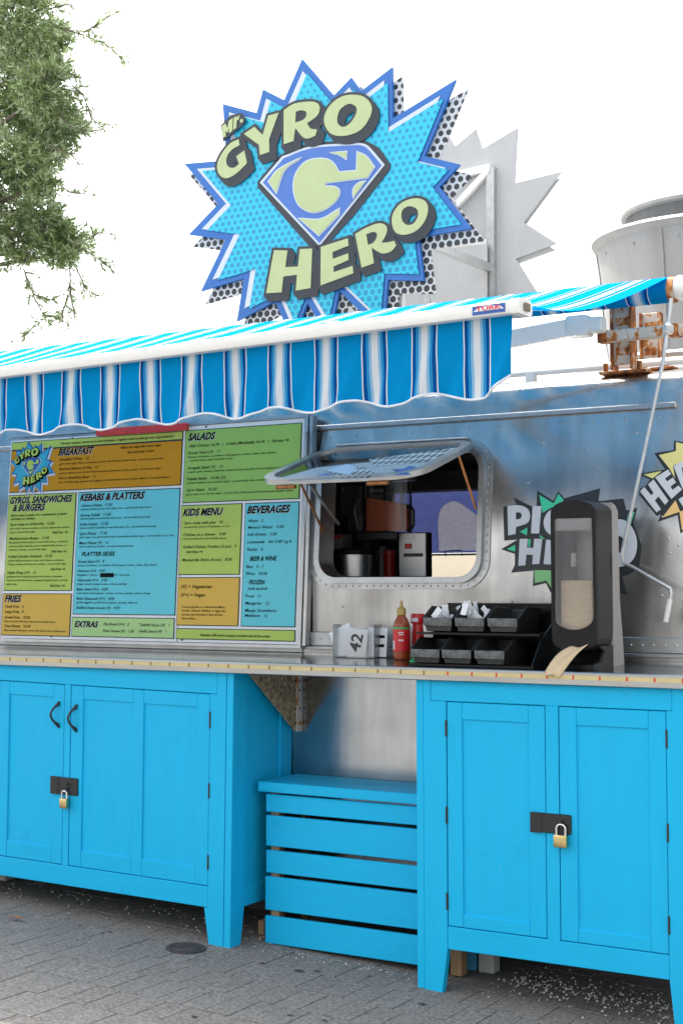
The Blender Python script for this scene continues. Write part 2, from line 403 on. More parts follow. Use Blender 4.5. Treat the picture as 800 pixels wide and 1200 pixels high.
# striped awning cloth: stripes run across X, every 0.182 m
def awning_mat():
    m = bpy.data.materials.new('awning_stripe'); m.use_nodes = True; nt = m.node_tree; nt.nodes.clear()
    o = node(nt, 'ShaderNodeOutputMaterial')
    at = node(nt, 'ShaderNodeAttribute', attribute_name='across')
    t = math_node(nt, 'DIVIDE', math_node(nt, 'SUBTRACT', at.outputs['Fac'], .928), .182)
    f = math_node(nt, 'SUBTRACT', t, math_node(nt, 'FLOOR', math_node(nt, 'ADD', t, .5)))
    f = math_node(nt, 'ABSOLUTE', f)
    cr = node(nt, 'ShaderNodeValToRGB'); cr.color_ramp.interpolation = 'CONSTANT'
    W = (.60, .62, .64, 1); LB = (.22, .42, .60, 1); MBl = (.025, .24, .50, 1); DB = (.005, .07, .26, 1); BL = (.003, .225, .50, 1)
    st = [(0, W), (.060, LB), (.112, MBl), (.165, DB), (.232, W), (.254, BL)]
    els = cr.color_ramp.elements
    els[0].position = 0; els[0].color = W; els[1].position = st[1][0]; els[1].color = st[1][1]
    for ps, c in st[2:]: e = els.new(ps); e.color = c
    nt.links.new(f, cr.inputs[0])
    tc = node(nt, 'ShaderNodeTexCoord'); wv = node(nt, 'ShaderNodeTexNoise'); wv.inputs['Scale'].default_value = 9; wv.inputs['Detail'].default_value = 3
    nt.links.new(tc.outputs['Object'], wv.inputs['Vector'])
    bp = node(nt, 'ShaderNodeBump'); bp.inputs['Strength'].default_value = .30; bp.inputs['Distance'].default_value = .02; nt.links.new(wv.outputs[0], bp.inputs['Height'])
    d = node(nt, 'ShaderNodeBsdfDiffuse'); tl = node(nt, 'ShaderNodeBsdfTranslucent'); mx = node(nt, 'ShaderNodeMixShader'); mx.inputs[0].default_value = .30
    for b in (d, tl):
        nt.links.new(cr.outputs[0], b.inputs[0]); nt.links.new(bp.outputs[0], b.inputs['Normal'])
    nt.links.new(d.outputs[0], mx.inputs[1]); nt.links.new(tl.outputs[0], mx.inputs[2]); nt.links.new(mx.outputs[0], o.inputs[0])
    MATS['awning_stripe'] = m
awning_mat()
def across(ob):                       # store the cloth coordinate along the bar
    me = ob.data; a = me.attributes.new('across', 'FLOAT', 'POINT'); L = base_of(ob)
    for i, v in enumerate(me.vertices): a.data[i].value = v.co.x+L.x

# halftone prints: dots on a square grid turned 45 degrees
def dots(name, ground, dot, pitch, r0, r1, z0, z1, ax='Z'):
    m = mat(name, ground, .42); nt = m.node_tree; b = nt.nodes['Principled BSDF']
    tc = node(nt, 'ShaderNodeTexCoord'); sp = node(nt, 'ShaderNodeSeparateXYZ'); nt.links.new(tc.outputs['Object'], sp.inputs[0])
    x, z = sp.outputs['X'], sp.outputs['Z']
    row = math_node(nt, 'FLOOR', math_node(nt, 'DIVIDE', z, pitch*.82))
    odd = math_node(nt, 'MODULO', math_node(nt, 'ABSOLUTE', row), 2)
    fx = math_node(nt, 'ADD', math_node(nt, 'DIVIDE', x, pitch), math_node(nt, 'MULTIPLY', odd, .5))
    fx = math_node(nt, 'SUBTRACT', math_node(nt, 'SUBTRACT', fx, math_node(nt, 'FLOOR', fx)), .5)
    fz = math_node(nt, 'SUBTRACT', math_node(nt, 'SUBTRACT', math_node(nt, 'DIVIDE', z, pitch*.82), row), .5)
    fz = math_node(nt, 'MULTIPLY', fz, .82)
    d = math_node(nt, 'SQRT', math_node(nt, 'ADD', math_node(nt, 'MULTIPLY', fx, fx), math_node(nt, 'MULTIPLY', fz, fz)))
    mr = node(nt, 'ShaderNodeMapRange'); nt.links.new(z, mr.inputs[0]); mr.inputs[1].default_value = z0; mr.inputs[2].default_value = z1; mr.inputs[3].default_value = r0; mr.inputs[4].default_value = r1
    k = math_node(nt, 'LESS_THAN', d, mr.outputs[0])
    mx = node(nt, 'ShaderNodeMix', data_type='RGBA'); mx.inputs[6].default_value = (*ground, 1); mx.inputs[7].default_value = (*dot, 1)
    nt.links.new(k, mx.inputs[0]); nt.links.new(mx.outputs[2], b.inputs['Base Color'])
dots('halftone_cyan', (.012, .46, .62), (.006, .25, .44), .038, .36, .20, .4, 1.6)
dots('halftone_black', (.52, .54, .56), (.02, .025, .03), .040, .40, .30, .4, 1.6)
dots('halftone_flap', (.70, .70, .68), (.03, .03, .03), .030, .32, .32, 0, 1)
dots('halftone_green', (.02, .55, .30), (.10, .66, .38), .012, .3, .3, 0, 1)
dots('halftone_yellow', (.72, .70, .26), (.80, .55, .22), .012, .24, .24, 0, 1)

# ground sheet: paving pattern by material beyond the built pavers
def ground_mat():
    m = mat('paving_far', (.17, .17, .168), .9, bump=.2, bscale=200); nt = m.node_tree; b = nt.nodes['Principled BSDF']
    tc = node(nt, 'ShaderNodeTexCoord'); br = node(nt, 'ShaderNodeTexBrick'); br.inputs['Scale'].default_value = 1
    br.inputs['Brick Width'].default_value = .105; br.inputs['Row Height'].default_value = .210; br.inputs['Mortar Size'].default_value = .004
    br.inputs['Color1'].default_value = (.19, .19, .188, 1); br.inputs['Color2'].default_value = (.15, .15, .148, 1); br.inputs['Mortar'].default_value = (.06, .06, .058, 1)
    nt.links.new(tc.outputs['Object'], br.inputs['Vector']); nt.links.new(br.outputs[0], b.inputs['Base Color'])
ground_mat()

# a lettering engine on the built-in font
TC = {}
def glyphs(body, shear=.0, bold=0.0):
    k = (body, shear, bold)
    if k not in TC:
        c = bpy.data.curves.new('t', 'FONT'); c.body = body; c.size = 1; c.shear = shear; c.offset = bold; c.resolution_u = 2; c.fill_mode = 'FRONT'
        o = bpy.data.objects.new('t', c); COL.objects.link(o); dg = bpy.context.evaluated_depsgraph_get(); dg.update()
        m = bpy.data.meshes.new_from_object(o.evaluated_get(dg)); TC[k] = ([v.co.copy() for v in m.vertices], [tuple(p.vertices) for p in m.polygons])
        bpy.data.objects.remove(o); bpy.data.curves.remove(c); bpy.data.meshes.remove(m)
    return TC[k]
CAPH = max(v.y for v in glyphs('H')[0])
def put(b, body, to3, w_, h_, shear=0, bold=0):
    """write body with cap height h_ and total width w_; to3 maps local x, y to space"""
    vs, fs = glyphs(body, shear, bold); x0 = min(v.x for v in vs); x1 = max(v.x for v in vs); sx = (w_/(x1-x0)) if w_ else h_/CAPH; sy = h_/CAPH
    n0 = [b.bm.verts.new(to3((v.x-x0)*sx, v.y*sy)) for v in vs]
    for f in fs:
        try: b.bm.faces.new([n0[i] for i in f])
        except ValueError: pass
# ------------------------------------------------------------------ ground and paving
g = B(); xs = [-1500, -30, -4.38] + [-4+i*.5 for i in range(27)] + [30, 1500]; xs = sorted(set(xs))
ys = [-1500, -30, 30, 1500]
V = [[g.bm.verts.new((x, y, zg(x)-.012)) for y in ys] for x in xs]
for i in range(len(xs)-1):
    for j in range(3): g.bm.faces.new([V[i][j], V[i+1][j], V[i+1][j+1], V[i][j+1]])
ground = g.build('ground', 'paving_far'); ground['kind'] = 'structure'
pb = B(); pb.box((-2.2, -2.6, -.03), (4.2, 1.0, -.0085)); 
for v in pb.bm.verts: v.co.z += zg(v.co.x)
pavement = pb.build('pavement', 'soil_dark'); pavement['kind'] = 'structure'
PW, PL = .105, .210
def paver_mesh(k):
    rnd = random.Random(k); q = B(); q.box((-PW/2+.0011, -PL/2+.0011, -.02), (PW/2-.0011, PL/2-.0011, 0), .0014)
    for v in q.bm.verts:
        v.co.x += rnd.uniform(-.0011, .0007); v.co.y += rnd.uniform(-.0011, .0007)
    ob = q.build('paver', 'paver', pavement); me = ob.data; bpy.data.objects.remove(ob); return me
pmes = [paver_mesh(i) for i in range(6)]
tilt = math.atan(.045); npav = 0; far = B()
cells = []
for row in range(-12, 6):
    for c in range(-22, 42):
        x = c*PW+(PW/2 if row % 2 else 0); y = row*PL+.05
        if not (-2.1 < x < 4.1 and -2.5 < y < .9): continue
        d = Vector((x, y, zg(x)))-CAM; z = d.dot(fw); pu = 400+FPX*d.dot(rt)/z; pv = 600-FPX*d.dot(up)/z
        seen = -45 < pu < 845 and 980 < pv < 1250 and y < .75
        cells.append((not seen, -z if 0 else z, x, y))
cells.sort()
for hid, z, x, y in cells:
    if hid or npav >= 300:
        far.box((x-PW/2+.0025, y-PL/2+.0025, zg(x)-.02), (x+PW/2-.0025, y+PL/2-.0025, zg(x)-.001)); continue
    o = bpy.data.objects.new('paver', random.choice(pmes)); COL.objects.link(o); o.parent = pavement; npav += 1
    o.location = (x+random.uniform(-.0012, .0012), y+random.uniform(-.0025, .0025), zg(x)+random.uniform(-.0012, .0012))
    o.rotation_euler = (random.uniform(-.002, .002), tilt+random.uniform(-.002, .002), random.uniform(-.005, .005))
fo = far.build('paver_field', 'paver', pavement); fo['kind'] = 'stuff'
def blob(cx, cy, r, n=11, seed=0, sy=.6):
    rnd = random.Random(seed); return [Vector((cx+r*rnd.uniform(.75, 1.15)*math.cos(2*math.pi*i/n), cy+sy*r*rnd.uniform(.75, 1.15)*math.sin(2*math.pi*i/n), 0)) for i in range(n)]
for i, (u, v, r) in enumerate([(350, 1138, .022), (372, 1139, .016), (308, 1129, .014), (495, 1178, .016), (129, 1091, .012), (94, 1083, .010), (340, 1191, .014), (120, 1092, .010), (228, 1192, .014), (380, 1197, .011), (432, 1145, .009)]):
    c = PZ(u, v, 0); c = PZ(u, v, zg(c.x)); q = B(); pts = [Vector((p.x, p.y, zg(p.x)+.0022)) for p in blob(c.x, c.y, r, seed=i)]
    q.prism(pts, (0, 0, .0012)); q.build('gum_spot', 'gum', pavement)

# crumbs scattered under the cabinets
def scatter(n, fx, seed, size=(.003, .0075)):
    rnd = random.Random(seed); q = B()
    for _ in range(n):
        x, y = fx(rnd); s = rnd.uniform(*size); z = zg(x)+s*.45+.001
        vs = [Vector((1, 0, 0)), Vector((-1, 0, 0)), Vector((0, 1, 0)), Vector((0, -1, 0)), Vector((0, 0, .8)), Vector((0, 0, -.5))]
        a = rnd.uniform(0, 6.3); vv = []
        for p in vs:
            p = p*rnd.uniform(.6, 1.2); vv.append(q.bm.verts.new((x+s*(p.x*math.cos(a)-p.y*math.sin(a)), y+s*(p.x*math.sin(a)+p.y*math.cos(a)), z+s*p.z)))
        for f in ((0, 2, 4), (2, 1, 4), (1, 3, 4), (3, 0, 4), (2, 0, 5), (1, 2, 5), (3, 1, 5), (0, 3, 5)): q.bm.faces.new([vv[i] for i in f])
    return q
q = scatter(420, lambda r: (r.uniform(2.25, 3.1), .36+r.gauss(0, .10)-.02), 3)
o = q.build('crumbs', 'crumb'); o['kind'] = 'stuff'; tag(o, 'pale crumbs strewn on the paving under the right cabinet', 'crumbs')
q = scatter(170, lambda r: (r.uniform(-.4, 1.3), .32+r.gauss(0, .14)), 5)
o = q.build('crumbs', 'crumb'); o['kind'] = 'stuff'; tag(o, 'scattered pale crumbs on the paving under the left cabinet', 'crumbs')
q = scatter(90, lambda r: (r.uniform(1.25, 2.05), .15-abs(r.gauss(0, .05))), 6, (.002, .005))
for _ in range(1): pass
o = q.build('crumbs', 'crumb'); o['kind'] = 'stuff'; tag(o, 'fine pale crumbs along the foot of the slatted crate', 'crumbs')
q = scatter(260, lambda r: (r.uniform(-.3, 3.1), r.uniform(-1.1, .1)), 8, (.0012, .0028))
o = q.build('grit', 'grit_grey'); o['kind'] = 'stuff'; tag(o, 'tiny pale specks of grit over the grey pavers', 'grit')

# round drain cover
c = PZ(218, 1112, .03); c = PZ(218, 1112, zg(c.x)); t = thing('drain_cover', 'small round dark iron drain cover set in the pavers', 'drain cover', (c.x, c.y, zg(c.x)+.002), (0, tilt, 0))
B().lathe([(.082, 0), (.082, .003), (.078, .004), (.064, .004), (.062, .002), (.0, .002)][:5]+[(.03, .002)], t.location, 40).build('rim', 'iron', t, True)
B().lathe([(.058, .0025), (.058, .005), (.054, .006), (.016, .0065)], t.location, 36).build('lid', 'iron', t, True)
B().lathe([(.012, .0066), (.012, .009), (.004, .010)], t.location, 16).build('knob', 'iron', t, True)
c = PZ(20, 1077, .07); q = B(); q.poly([c+Vector(p) for p in ((-.05, -.01, .006), (-.01, -.02, .012), (.05, .0, .004), (0, .012, .010))])
tag(q.build('dry_leaf', 'dry_leaf', off=c), 'curled orange dry leaf lying on the pavers', 'leaf')

# ------------------------------------------------------------------ trailer
tr = thing('travel_trailer', 'polished riveted aluminium travel trailer converted to a food stall', 'trailer', (1.5, 1.7, 0))
X0, X1 = -1.9, 4.4
WO = dict(x0=1.28, x1=2.14, z0=1.475, z1=2.095, r=.12)      # outer edge of the window frame
WI = dict(x0=1.335, x1=2.088, z0=1.525, z1=2.045, r=.085)   # clear opening
body = B()
def strip(b, pts, xa, xb, nx):
    vs = [[b.bm.verts.new((lerp(xa, xb, i/nx), y, z)) for y, z in pts] for i in range(nx+1)]
    for i in range(nx):
        for j in range(len(pts)-1): b.bm.faces.new([vs[i][j], vs[i+1][j], vs[i+1][j+1], vs[i][j+1]])
def wallpts(z0, z1, n): return [(wall_y(lerp(z0, z1, i/n)), lerp(z0, z1, i/n)) for i in range(n+1)]
zl, zh = 1.44, 2.13; xl, xr = 1.24, 2.18
strip(body, [(.62, .28), (.52, .40), (.485, .6), (.48, .9), (.48, 1.25)]+wallpts(1.25, zl, 3)[1:], X0, X1, 24)
strip(body, wallpts(zl, zh, 10), X0, xl, 12); strip(body, wallpts(zl, zh, 10), xr, X1, 10)
strip(body, wallpts(zh, 2.18, 2), X0, X1, 24)
roofp = [(.555, 2.18), (.562, 2.235), (.578, 2.28), (.61, 2.312), (.70, 2.335), (.9, 2.37), (1.2, 2.42), (1.7, 2.44), (2.2, 2.42), (2.5, 2.375), (2.66, 2.34), (2.75, 2.29), (2.80, 2.235)]
strip(body, roofp, X0, X1, 24)
def ringpt(x0, x1, z0, z1, r, n=9): return rrect(x0, x1, z0, z1, r, n)
hole = ringpt(WI['x0'], WI['x1'], WI['z0'], WI['z1'], WI['r'])
out = []
cx, cz = (xl+xr)/2, (zl+zh)/2
for p in hole:                                            # project the hole loop on to the rectangle
    d = p-Vector((cx, cz)); k = min((xr-cx)/abs(d.x) if abs(d.x) > 1e-6 else 9, (zh-cz)/abs(d.y) if abs(d.y) > 1e-6 else 9); out.append(Vector((cx, cz))+d*k)
for cor in ((xr, zh), (xl, zh), (xl, zl), (xr, zl)):
    i = min(range(len(out)), key=lambda i: (out[i]-Vector(cor)).length); out[i] = Vector(cor)
n = len(hole); rings = []
for k in range(4):
    rings.append([body.bm.verts.new((lerp(a.x, b.x, k/3), wall_y(lerp(a.y, b.y, k/3)), lerp(a.y, b.y, k/3))) for a, b in zip(hole, out)])
for a, b in zip(rings, rings[1:]):
    for i in range(n): body.bm.faces.new([a[i], a[(i+1) % n], b[(i+1) % n], b[i]])
body.build('body_shell', 'aluminium', tr, 'all')
# far side with an open hatch, ends, floor and lining
fb = B(); BX0, BX1, BZ0, BZ1 = .40, 1.05, 1.25, 2.03
for a, b in (((X0, 2.80, .28), (BX0, 2.83, 2.235)), ((BX1, 2.80, .28), (X1, 2.83, 2.235)), ((BX0, 2.80, .28), (BX1, 2.83, BZ0)), ((BX0, 2.80, BZ1), (BX1, 2.83, 2.235))): fb.box(a, b)
fb.build('far_wall', 'interior_grey', tr)
endp = [(.62, .28), (.52, .40), (.48, .9), (.48, 1.25), (.50, 1.75), (.555, 2.18), (.578, 2.28), (.61, 2.312), (.70, 2.335), (.9, 2.37), (1.2, 2.42), (1.7, 2.44), (2.2, 2.42), (2.66, 2.34), (2.80, 2.235), (2.83, .28)]
for x in (X0, X1-.02): B().prism([(x, y, z) for y, z in endp], (.02, 0, 0)).build('end_wall', 'aluminium', tr)
B().box((X0+.02, .64, .45), (X1-.02, 2.79, .5)).build('floor_deck', 'interior_dark', tr)
q = B(); q.prism([(X0+.05, .64, -.06), (X1-.05, .64, -.2), (X1-.05, .64, .46), (X0+.05, .64, .46)], (0, .02, 0)); q.build('light_block_skirt', 'interior_dark', tr)  # unseen skirt, added to block light coming through under the trailer
q = B(); q.prism([(X0+.05, .661, -.06), (X0+.05, 2.78, -.06), (X0+.05, 2.78, .46), (X0+.05, .661, .46)], (.02, 0, 0)); q.build('light_block_skirt', 'interior_dark', tr)
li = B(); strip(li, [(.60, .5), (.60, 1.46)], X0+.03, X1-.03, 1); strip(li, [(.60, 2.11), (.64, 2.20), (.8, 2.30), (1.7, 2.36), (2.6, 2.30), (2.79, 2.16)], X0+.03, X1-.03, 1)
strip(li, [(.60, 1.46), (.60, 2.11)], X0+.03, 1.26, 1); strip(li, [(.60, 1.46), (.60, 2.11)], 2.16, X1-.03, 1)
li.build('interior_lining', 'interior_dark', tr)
# belt seam above the window, lower rivet strip
q = B(); ze = 2.18
for z0, z1, y0 in ((2.168, 2.192, .540),):
    q.box((X0, y0, z0), (2.905, .56, z1), .004)
q.build('belt_trim', 'aluminium_trim', tr, True)
q = B(); q.box((1.25, .470, 1.232), (X1, .482, 1.292), .003); q.box((1.25, .466, 1.216), (X1, .482, 1.230), .002)
q.build('base_trim', 'aluminium_trim', tr, True)
B().box((-1.9, .470, 1.201), (1.25, .482, 1.232), .002).build('base_trim', 'aluminium_trim', tr)
q = B(); q.box((1.262, .470, 1.30), (1.275, .484, 2.16)); q.build('panel_seam', 'aluminium_trim', tr)
# rivets (a few pixels each): one part
rv = B()
def rivet(x, z, y=None, r=.0055):
    y = wall_y(z) if y is None else y
    for k in range(8):
        a, b = 2*math.pi*k/8, 2*math.pi*(k+1)/8
        rv.bm.faces.new([rv.bm.verts.new((x+r*math.cos(a), y-.0005, z+r*math.sin(a))), rv.bm.verts.new((x+r*math.cos(b), y-.0005, z+r*math.sin(b))), rv.bm.verts.new((x+r*.5*math.cos(b), y-.003, z+r*.5*math.sin(b))), rv.bm.verts.new((x+r*.5*math.cos(a), y-.003, z+r*.5*math.sin(a)))])
    rv.bm.faces.new([rv.bm.verts.new((x+r*.5*math.cos(2*math.pi*k/8), y-.003, z+r*.5*math.sin(2*math.pi*k/8))) for k in range(8)])
for i in range(62): rivet(1.3+i*.045, 1.262, .470, .005)
for i in range(20): rivet(1.35+i*.135, 2.135)
for i in range(18): rivet(1.4+i*.15, 2.18, .5395, .004)
for x, z in ((2.24, 1.425), (2.30, 1.90), (2.55, 2.02), (2.60, 1.95), (2.86, 1.9), (2.86, 1.75), (2.86, 1.45), (2.95, 1.62), (2.2, 1.36), (1.45, 1.40), (1.9, 1.38), (2.36, 2.06), (2.75, 2.08), (2.885, 1.665), (2.925, 1.64), (2.89, 1.61)): rivet(x, z)
for u, v in ((431, 850), (440, 832), (372, 829), (461, 818), (418, 819), (482, 822), (476, 835), (408, 830), (443, 858), (397, 855), (370, 905), (437, 910), (397, 862)): p = P(u, v, .48); rivet(p.x, p.z, .4795, .006)
o = rv.build('rivets', 'rivet', tr); o['kind'] = 'stuff'


# window of the trailer
win = B()
def ring3(b, lo, li_, prd, depth):
    n = len(lo); loops = []
    for pts, dy in ((lo, 0), (lo, -prd), (li_, -prd), (li_, depth)):
        loops.append([b.bm.verts.new((p.x, wall_y(p.y)+dy, p.y)) for p in pts])
    for a, c in zip(loops, loops[1:]):
        for i in range(n): b.bm.faces.new([a[i], a[(i+1) % n], c[(i+1) % n], c[i]])
mid = ringpt(WO['x0']+.03, WO['x1']-.03, WO['z0']+.026, WO['z1']-.026, .10)
ring3(win, ringpt(**{'x0': WO['x0'], 'x1': WO['x1'], 'z0': WO['z0'], 'z1': WO['z1'], 'r': WO['r']}), mid, .006, 0)
wf = win.build('window_frame', 'aluminium_trim', tr, True)
q = B(); ring3(q, mid, ringpt(WI['x0'], WI['x1'], WI['z0'], WI['z1'], WI['r']), .022, .10); q.build('inner_rim', 'aluminium_trim', wf, True)
rv = B(); m2 = ringpt(WO['x0']+.015, WO['x1']-.015, WO['z0']+.013, WO['z1']-.013, .11)
acc = 0; prev = m2[-1]
for p in m2+[m2[0]]:
    L = (p-prev).length; s = 0
    while acc+L-s >= .034:
        s += .034-acc; acc = 0; pp = prev.lerp(p, s/L); rivet(pp.x, pp.y, wall_y(pp.y)-.0062, .0042)
    acc += L-s; prev = p
o = rv.build('rivets', 'rivet', wf); o['kind'] = 'stuff'
q = B(); q.box((1.40, wall_y(2.1)-.030, 2.089), (2.03, wall_y(2.1)-.005, 2.101), .004); q.build('hinge_rail', 'aluminium_trim', wf, True)
# top-hung flap, propped open
HY, HZ = .515, 2.078; DROP = math.radians(17.5); FL = .585
def flap(x, l, n=0):  # x along hinge, l outwards, n lift normal to it
    return Vector((x, HY-l*math.cos(DROP)-n*math.sin(DROP), HZ-l*math.sin(DROP)+n*math.cos(DROP)))
fo_ = rrect(1.345, 2.095, .0, FL, .13, 8); fi_ = rrect(1.385, 2.055, .035, FL-.035, .10, 8)
q = B(); nn = len(fo_); L4 = []
for pts, h in ((fo_, -.010), (fo_, .012), (fi_, .012), (fi_, -.010)): L4.append([q.bm.verts.new(flap(p.x, p.y, h)) for p in pts])
for a, c in zip(L4, L4[1:]+L4[:1]):
    for i in range(nn): q.bm.faces.new([a[i], a[(i+1) % nn], c[(i+1) % nn], c[i]])
fl = q.build('window_flap', 'aluminium_trim', tr, True)
q = B(); q.prism([flap(p.x, p.y, 0) for p in fi_], flap(0, 0, .004)-flap(0, 0, 0)); q.build('pane', 'flap_glass', fl)
fnr = (flap(0, 0, 1)-flap(0, 0, 0)).normalized()
def fpx(u, v, d):
    r_ = ray(u, v); o_ = flap(0, 0, .006); return CAM+r_*((o_-CAM).dot(fnr)/r_.dot(fnr))+fnr*d
def fsticker(pts, d, name, m):
    q = B(); q.prism([fpx(u, v, d) for u, v in pts], fnr*-.001); return q.build(name, m, fl)
fsticker([(372, 548), (400, 545), (470, 538), (545, 524), (530, 534), (500, 548), (470, 557), (430, 561), (340, 564), (325, 561)], .001, 'white_sticker', 'sign_white_soft')
fsticker([(432, 539), (545, 524), (536, 531), (506, 541), (440, 547)], .003, 'dotted_sticker', 'halftone_flap')
fsticker([(392, 552), (425, 547), (440, 556), (432, 560), (380, 561)], .003, 'dotted_sticker', 'halftone_flap')
fsticker([(460, 551), (472, 551), (480, 547), (487, 548), (478, 555), (482, 558), (462, 558), (468, 555)], .005, 'sticker_patch', 'sign_blue')
fsticker([(372, 558), (384, 556), (398, 559), (378, 561)], .005, 'sticker_patch', 'sign_blue')
fsticker([(382, 553), (406, 545), (418, 549), (410, 558)], .005, 'sticker_patch', 'sticker_pale')
for x, l in ((1.92, FL-.004), (1.50, FL-.004)):
    a = flap(x, l, -.012); q = B(); q.box(a+Vector((-.045, -.012, -.016)), a+Vector((.045, .014, .0)), .004); q.build('latch', 'copper', fl, True)
B().tube([flap(2.03, .10, -.015), (2.075, .50, 1.80)], .0055, 8).build('prop_rod', 'copper', fl, True)
B().tube([flap(1.41, .36, -.015), (1.350, .49, 1.72)], .0055, 8).build('prop_rod', 'copper', fl, True)
B().tube([flap(1.47, .40, -.015), (1.345, .62, 1.76)], .0065, 8).build('prop_rod', 'galvanised', fl, True)
a = flap(2.03, .10, -.012); B().box(a+Vector((-.02, -.015, -.014)), a+Vector((.02, .015, .008)), .003).build('latch', 'copper', fl, True)
B().box((1.318, .50, 1.62), (1.333, .512, 1.90), .003).build('weather_seal', 'rubber', wf)

# stickers on the trailer side: traced outlines on the wall
def wallP(u, v, lift):
    p = P(u, v, .49)
    for _ in range(4): p = P(u, v, wall_y(p.z)-lift)
    return p
def zs(pts, ox, oy, s): return [(ox+p[0]/s, oy+p[1]/s)+tuple(p[2:]) for p in pts]
def decal(pts, lift, name, m, parent, holes=(), step=5, sub=False):
    q = B(); q.prism([wallP(p[0], p[1], lift) for p in smooth_path(pts, step)], (0, .0008, 0), [[wallP(p[0], p[1], lift) for p in smooth_path(h, step)] for h in holes]); return q.build(name, m, parent)
Z = lambda pts: zs(pts, 580, 570, 9.225)
stk = decal(Z([(60, 680), (240, 575), (95, 585), (85, 220), (130, 208), (225, 195), (195, 118), (390, 215), (445, 205), (450, 45), (625, 155), (677, 55), (740, 130), (1130, 20), (1110, 160), (1380, 130)])+[(733, 598), (746, 595), (741, 612), (751, 640), (748, 664), (738, 672), (728, 676), (734, 697), (700, 690), (672, 715), (660, 700)]+Z([(595, 1145), (545, 1045), (405, 1078), (412, 910), (170, 932), (210, 850), (210, 730)]), .002, 'burst_sticker', 'sticker_dark', tr)
for pts in ([(475, 92), (630, 185), (678, 82), (738, 145), (700, 200), (600, 230), (510, 285)], [(265, 490), (345, 445), (340, 530)], [(125, 678), (213, 632), (213, 705)], [(478, 520), (540, 575), (480, 552)], [(355, 572), (382, 570), (372, 650), (352, 655)]):
    decal(Z(pts), .0035, 'burst_fill', 'halftone_green', stk)
decal(Z([(422, 905), (640, 910), (610, 1105), (552, 1018), (425, 1045)]), .0035, 'burst_fill', 'green_print_pale', stk)
decal([(735, 603), (743, 600), (736, 622), (731, 625)], .0035, 'burst_fill', 'halftone_green', stk)
def L_(pts, holes=(), st=stk, m='sticker_white', lf=.005): return decal(pts, lf, 'letter', m, st, holes)
L_(Z([(130, 210), (250, 203, 1), (345, 240, 1), (375, 320, 1), (345, 395, 1), (222, 440), (218, 515), (138, 530)]), [Z([(222, 280), (270, 285, 1), (285, 320, 1), (265, 350, 1), (222, 358)])])
L_(Z([(402, 210), (497, 213), (472, 510), (385, 508)]))
L_(Z([(760, 240), (660, 238, 1), (570, 275, 1), (522, 370, 1), (535, 460, 1), (590, 520, 1), (650, 533, 1), (750, 520), (750, 430), (680, 440, 1), (625, 420, 1), (612, 370, 1), (640, 325, 1), (750, 320)]))
L_(Z([(800, 245), (890, 240), (890, 340), (990, 235), (1100, 235), (970, 370), (1110, 520), (990, 525), (890, 410), (885, 525), (795, 528)]))
L_(Z([(262, 568), (350, 566), (340, 660), (410, 665), (418, 565), (507, 567), (475, 838), (398, 842), (405, 740), (335, 738), (325, 852), (248, 860)]))
L_(Z([(548, 575), (720, 590), (715, 660), (635, 655), (628, 690), (705, 695), (698, 765), (615, 760), (608, 782), (700, 790), (692, 850), (520, 840)]))
L_([(662, 636), (680, 637, 1), (690, 644, 1), (684, 652, 1), (692, 666), (681, 666), (674, 655), (670, 655), (668, 665), (659, 664)])
L_([(718, 610, 1), (735, 612, 1), (745, 630, 1), (744, 650, 1), (734, 662, 1), (718, 664, 1), (704, 655, 1), (702, 630, 1)], [[(722, 628, 1), (730, 632, 1), (729, 645, 1), (720, 648, 1), (716, 638, 1)]])
Z = lambda pts: zs(pts, 740, 500, 8.567)
stk = decal(Z([(50, 475), (330, 430), (220, 265), (415, 235), (420, 138), (640, 175), (760, 60), (900, 300), (1000, 700), (820, 960), (700, 880), (485, 1072), (455, 885), (255, 955), (290, 880), (245, 895), (68, 680), (80, 620), (140, 590), (180, 530)]), .002, 'burst_sticker', 'sticker_dark', tr)
decal(Z([(268, 285), (440, 245), (440, 155), (630, 200), (750, 100), (860, 330), (500, 350), (410, 390), (430, 520), (375, 420)]), .0035, 'burst_fill', 'halftone_yellow', stk)
decal(Z([(115, 480), (300, 445), (205, 520)]), .0035, 'burst_fill', 'yellow_print', stk)
decal(Z([(435, 740), (480, 850), (880, 760), (800, 900), (700, 840), (500, 1040), (475, 855), (300, 915)]), .0035, 'burst_fill', 'peach_print', stk)
L_(Z([(80, 650), (122, 605), (190, 690), (215, 665), (160, 580), (215, 530), (365, 745), (330, 785), (265, 700), (228, 740), (290, 830), (245, 860)]), st=stk)
L_(Z([(232, 510), (360, 430), (392, 475), (330, 520), (350, 550), (410, 510), (440, 560), (385, 600), (405, 635), (465, 590), (500, 630), (395, 725)]), st=stk)
L_(Z([(415, 395), (490, 350), (560, 360), (640, 560), (570, 600), (550, 540), (510, 560), (512, 630), (500, 610)]), [Z([(500, 410), (520, 400), (535, 480), (508, 490)])], st=stk)
L_(Z([(465, 730), (540, 680), (640, 800), (580, 850), (515, 810)]), st=stk)

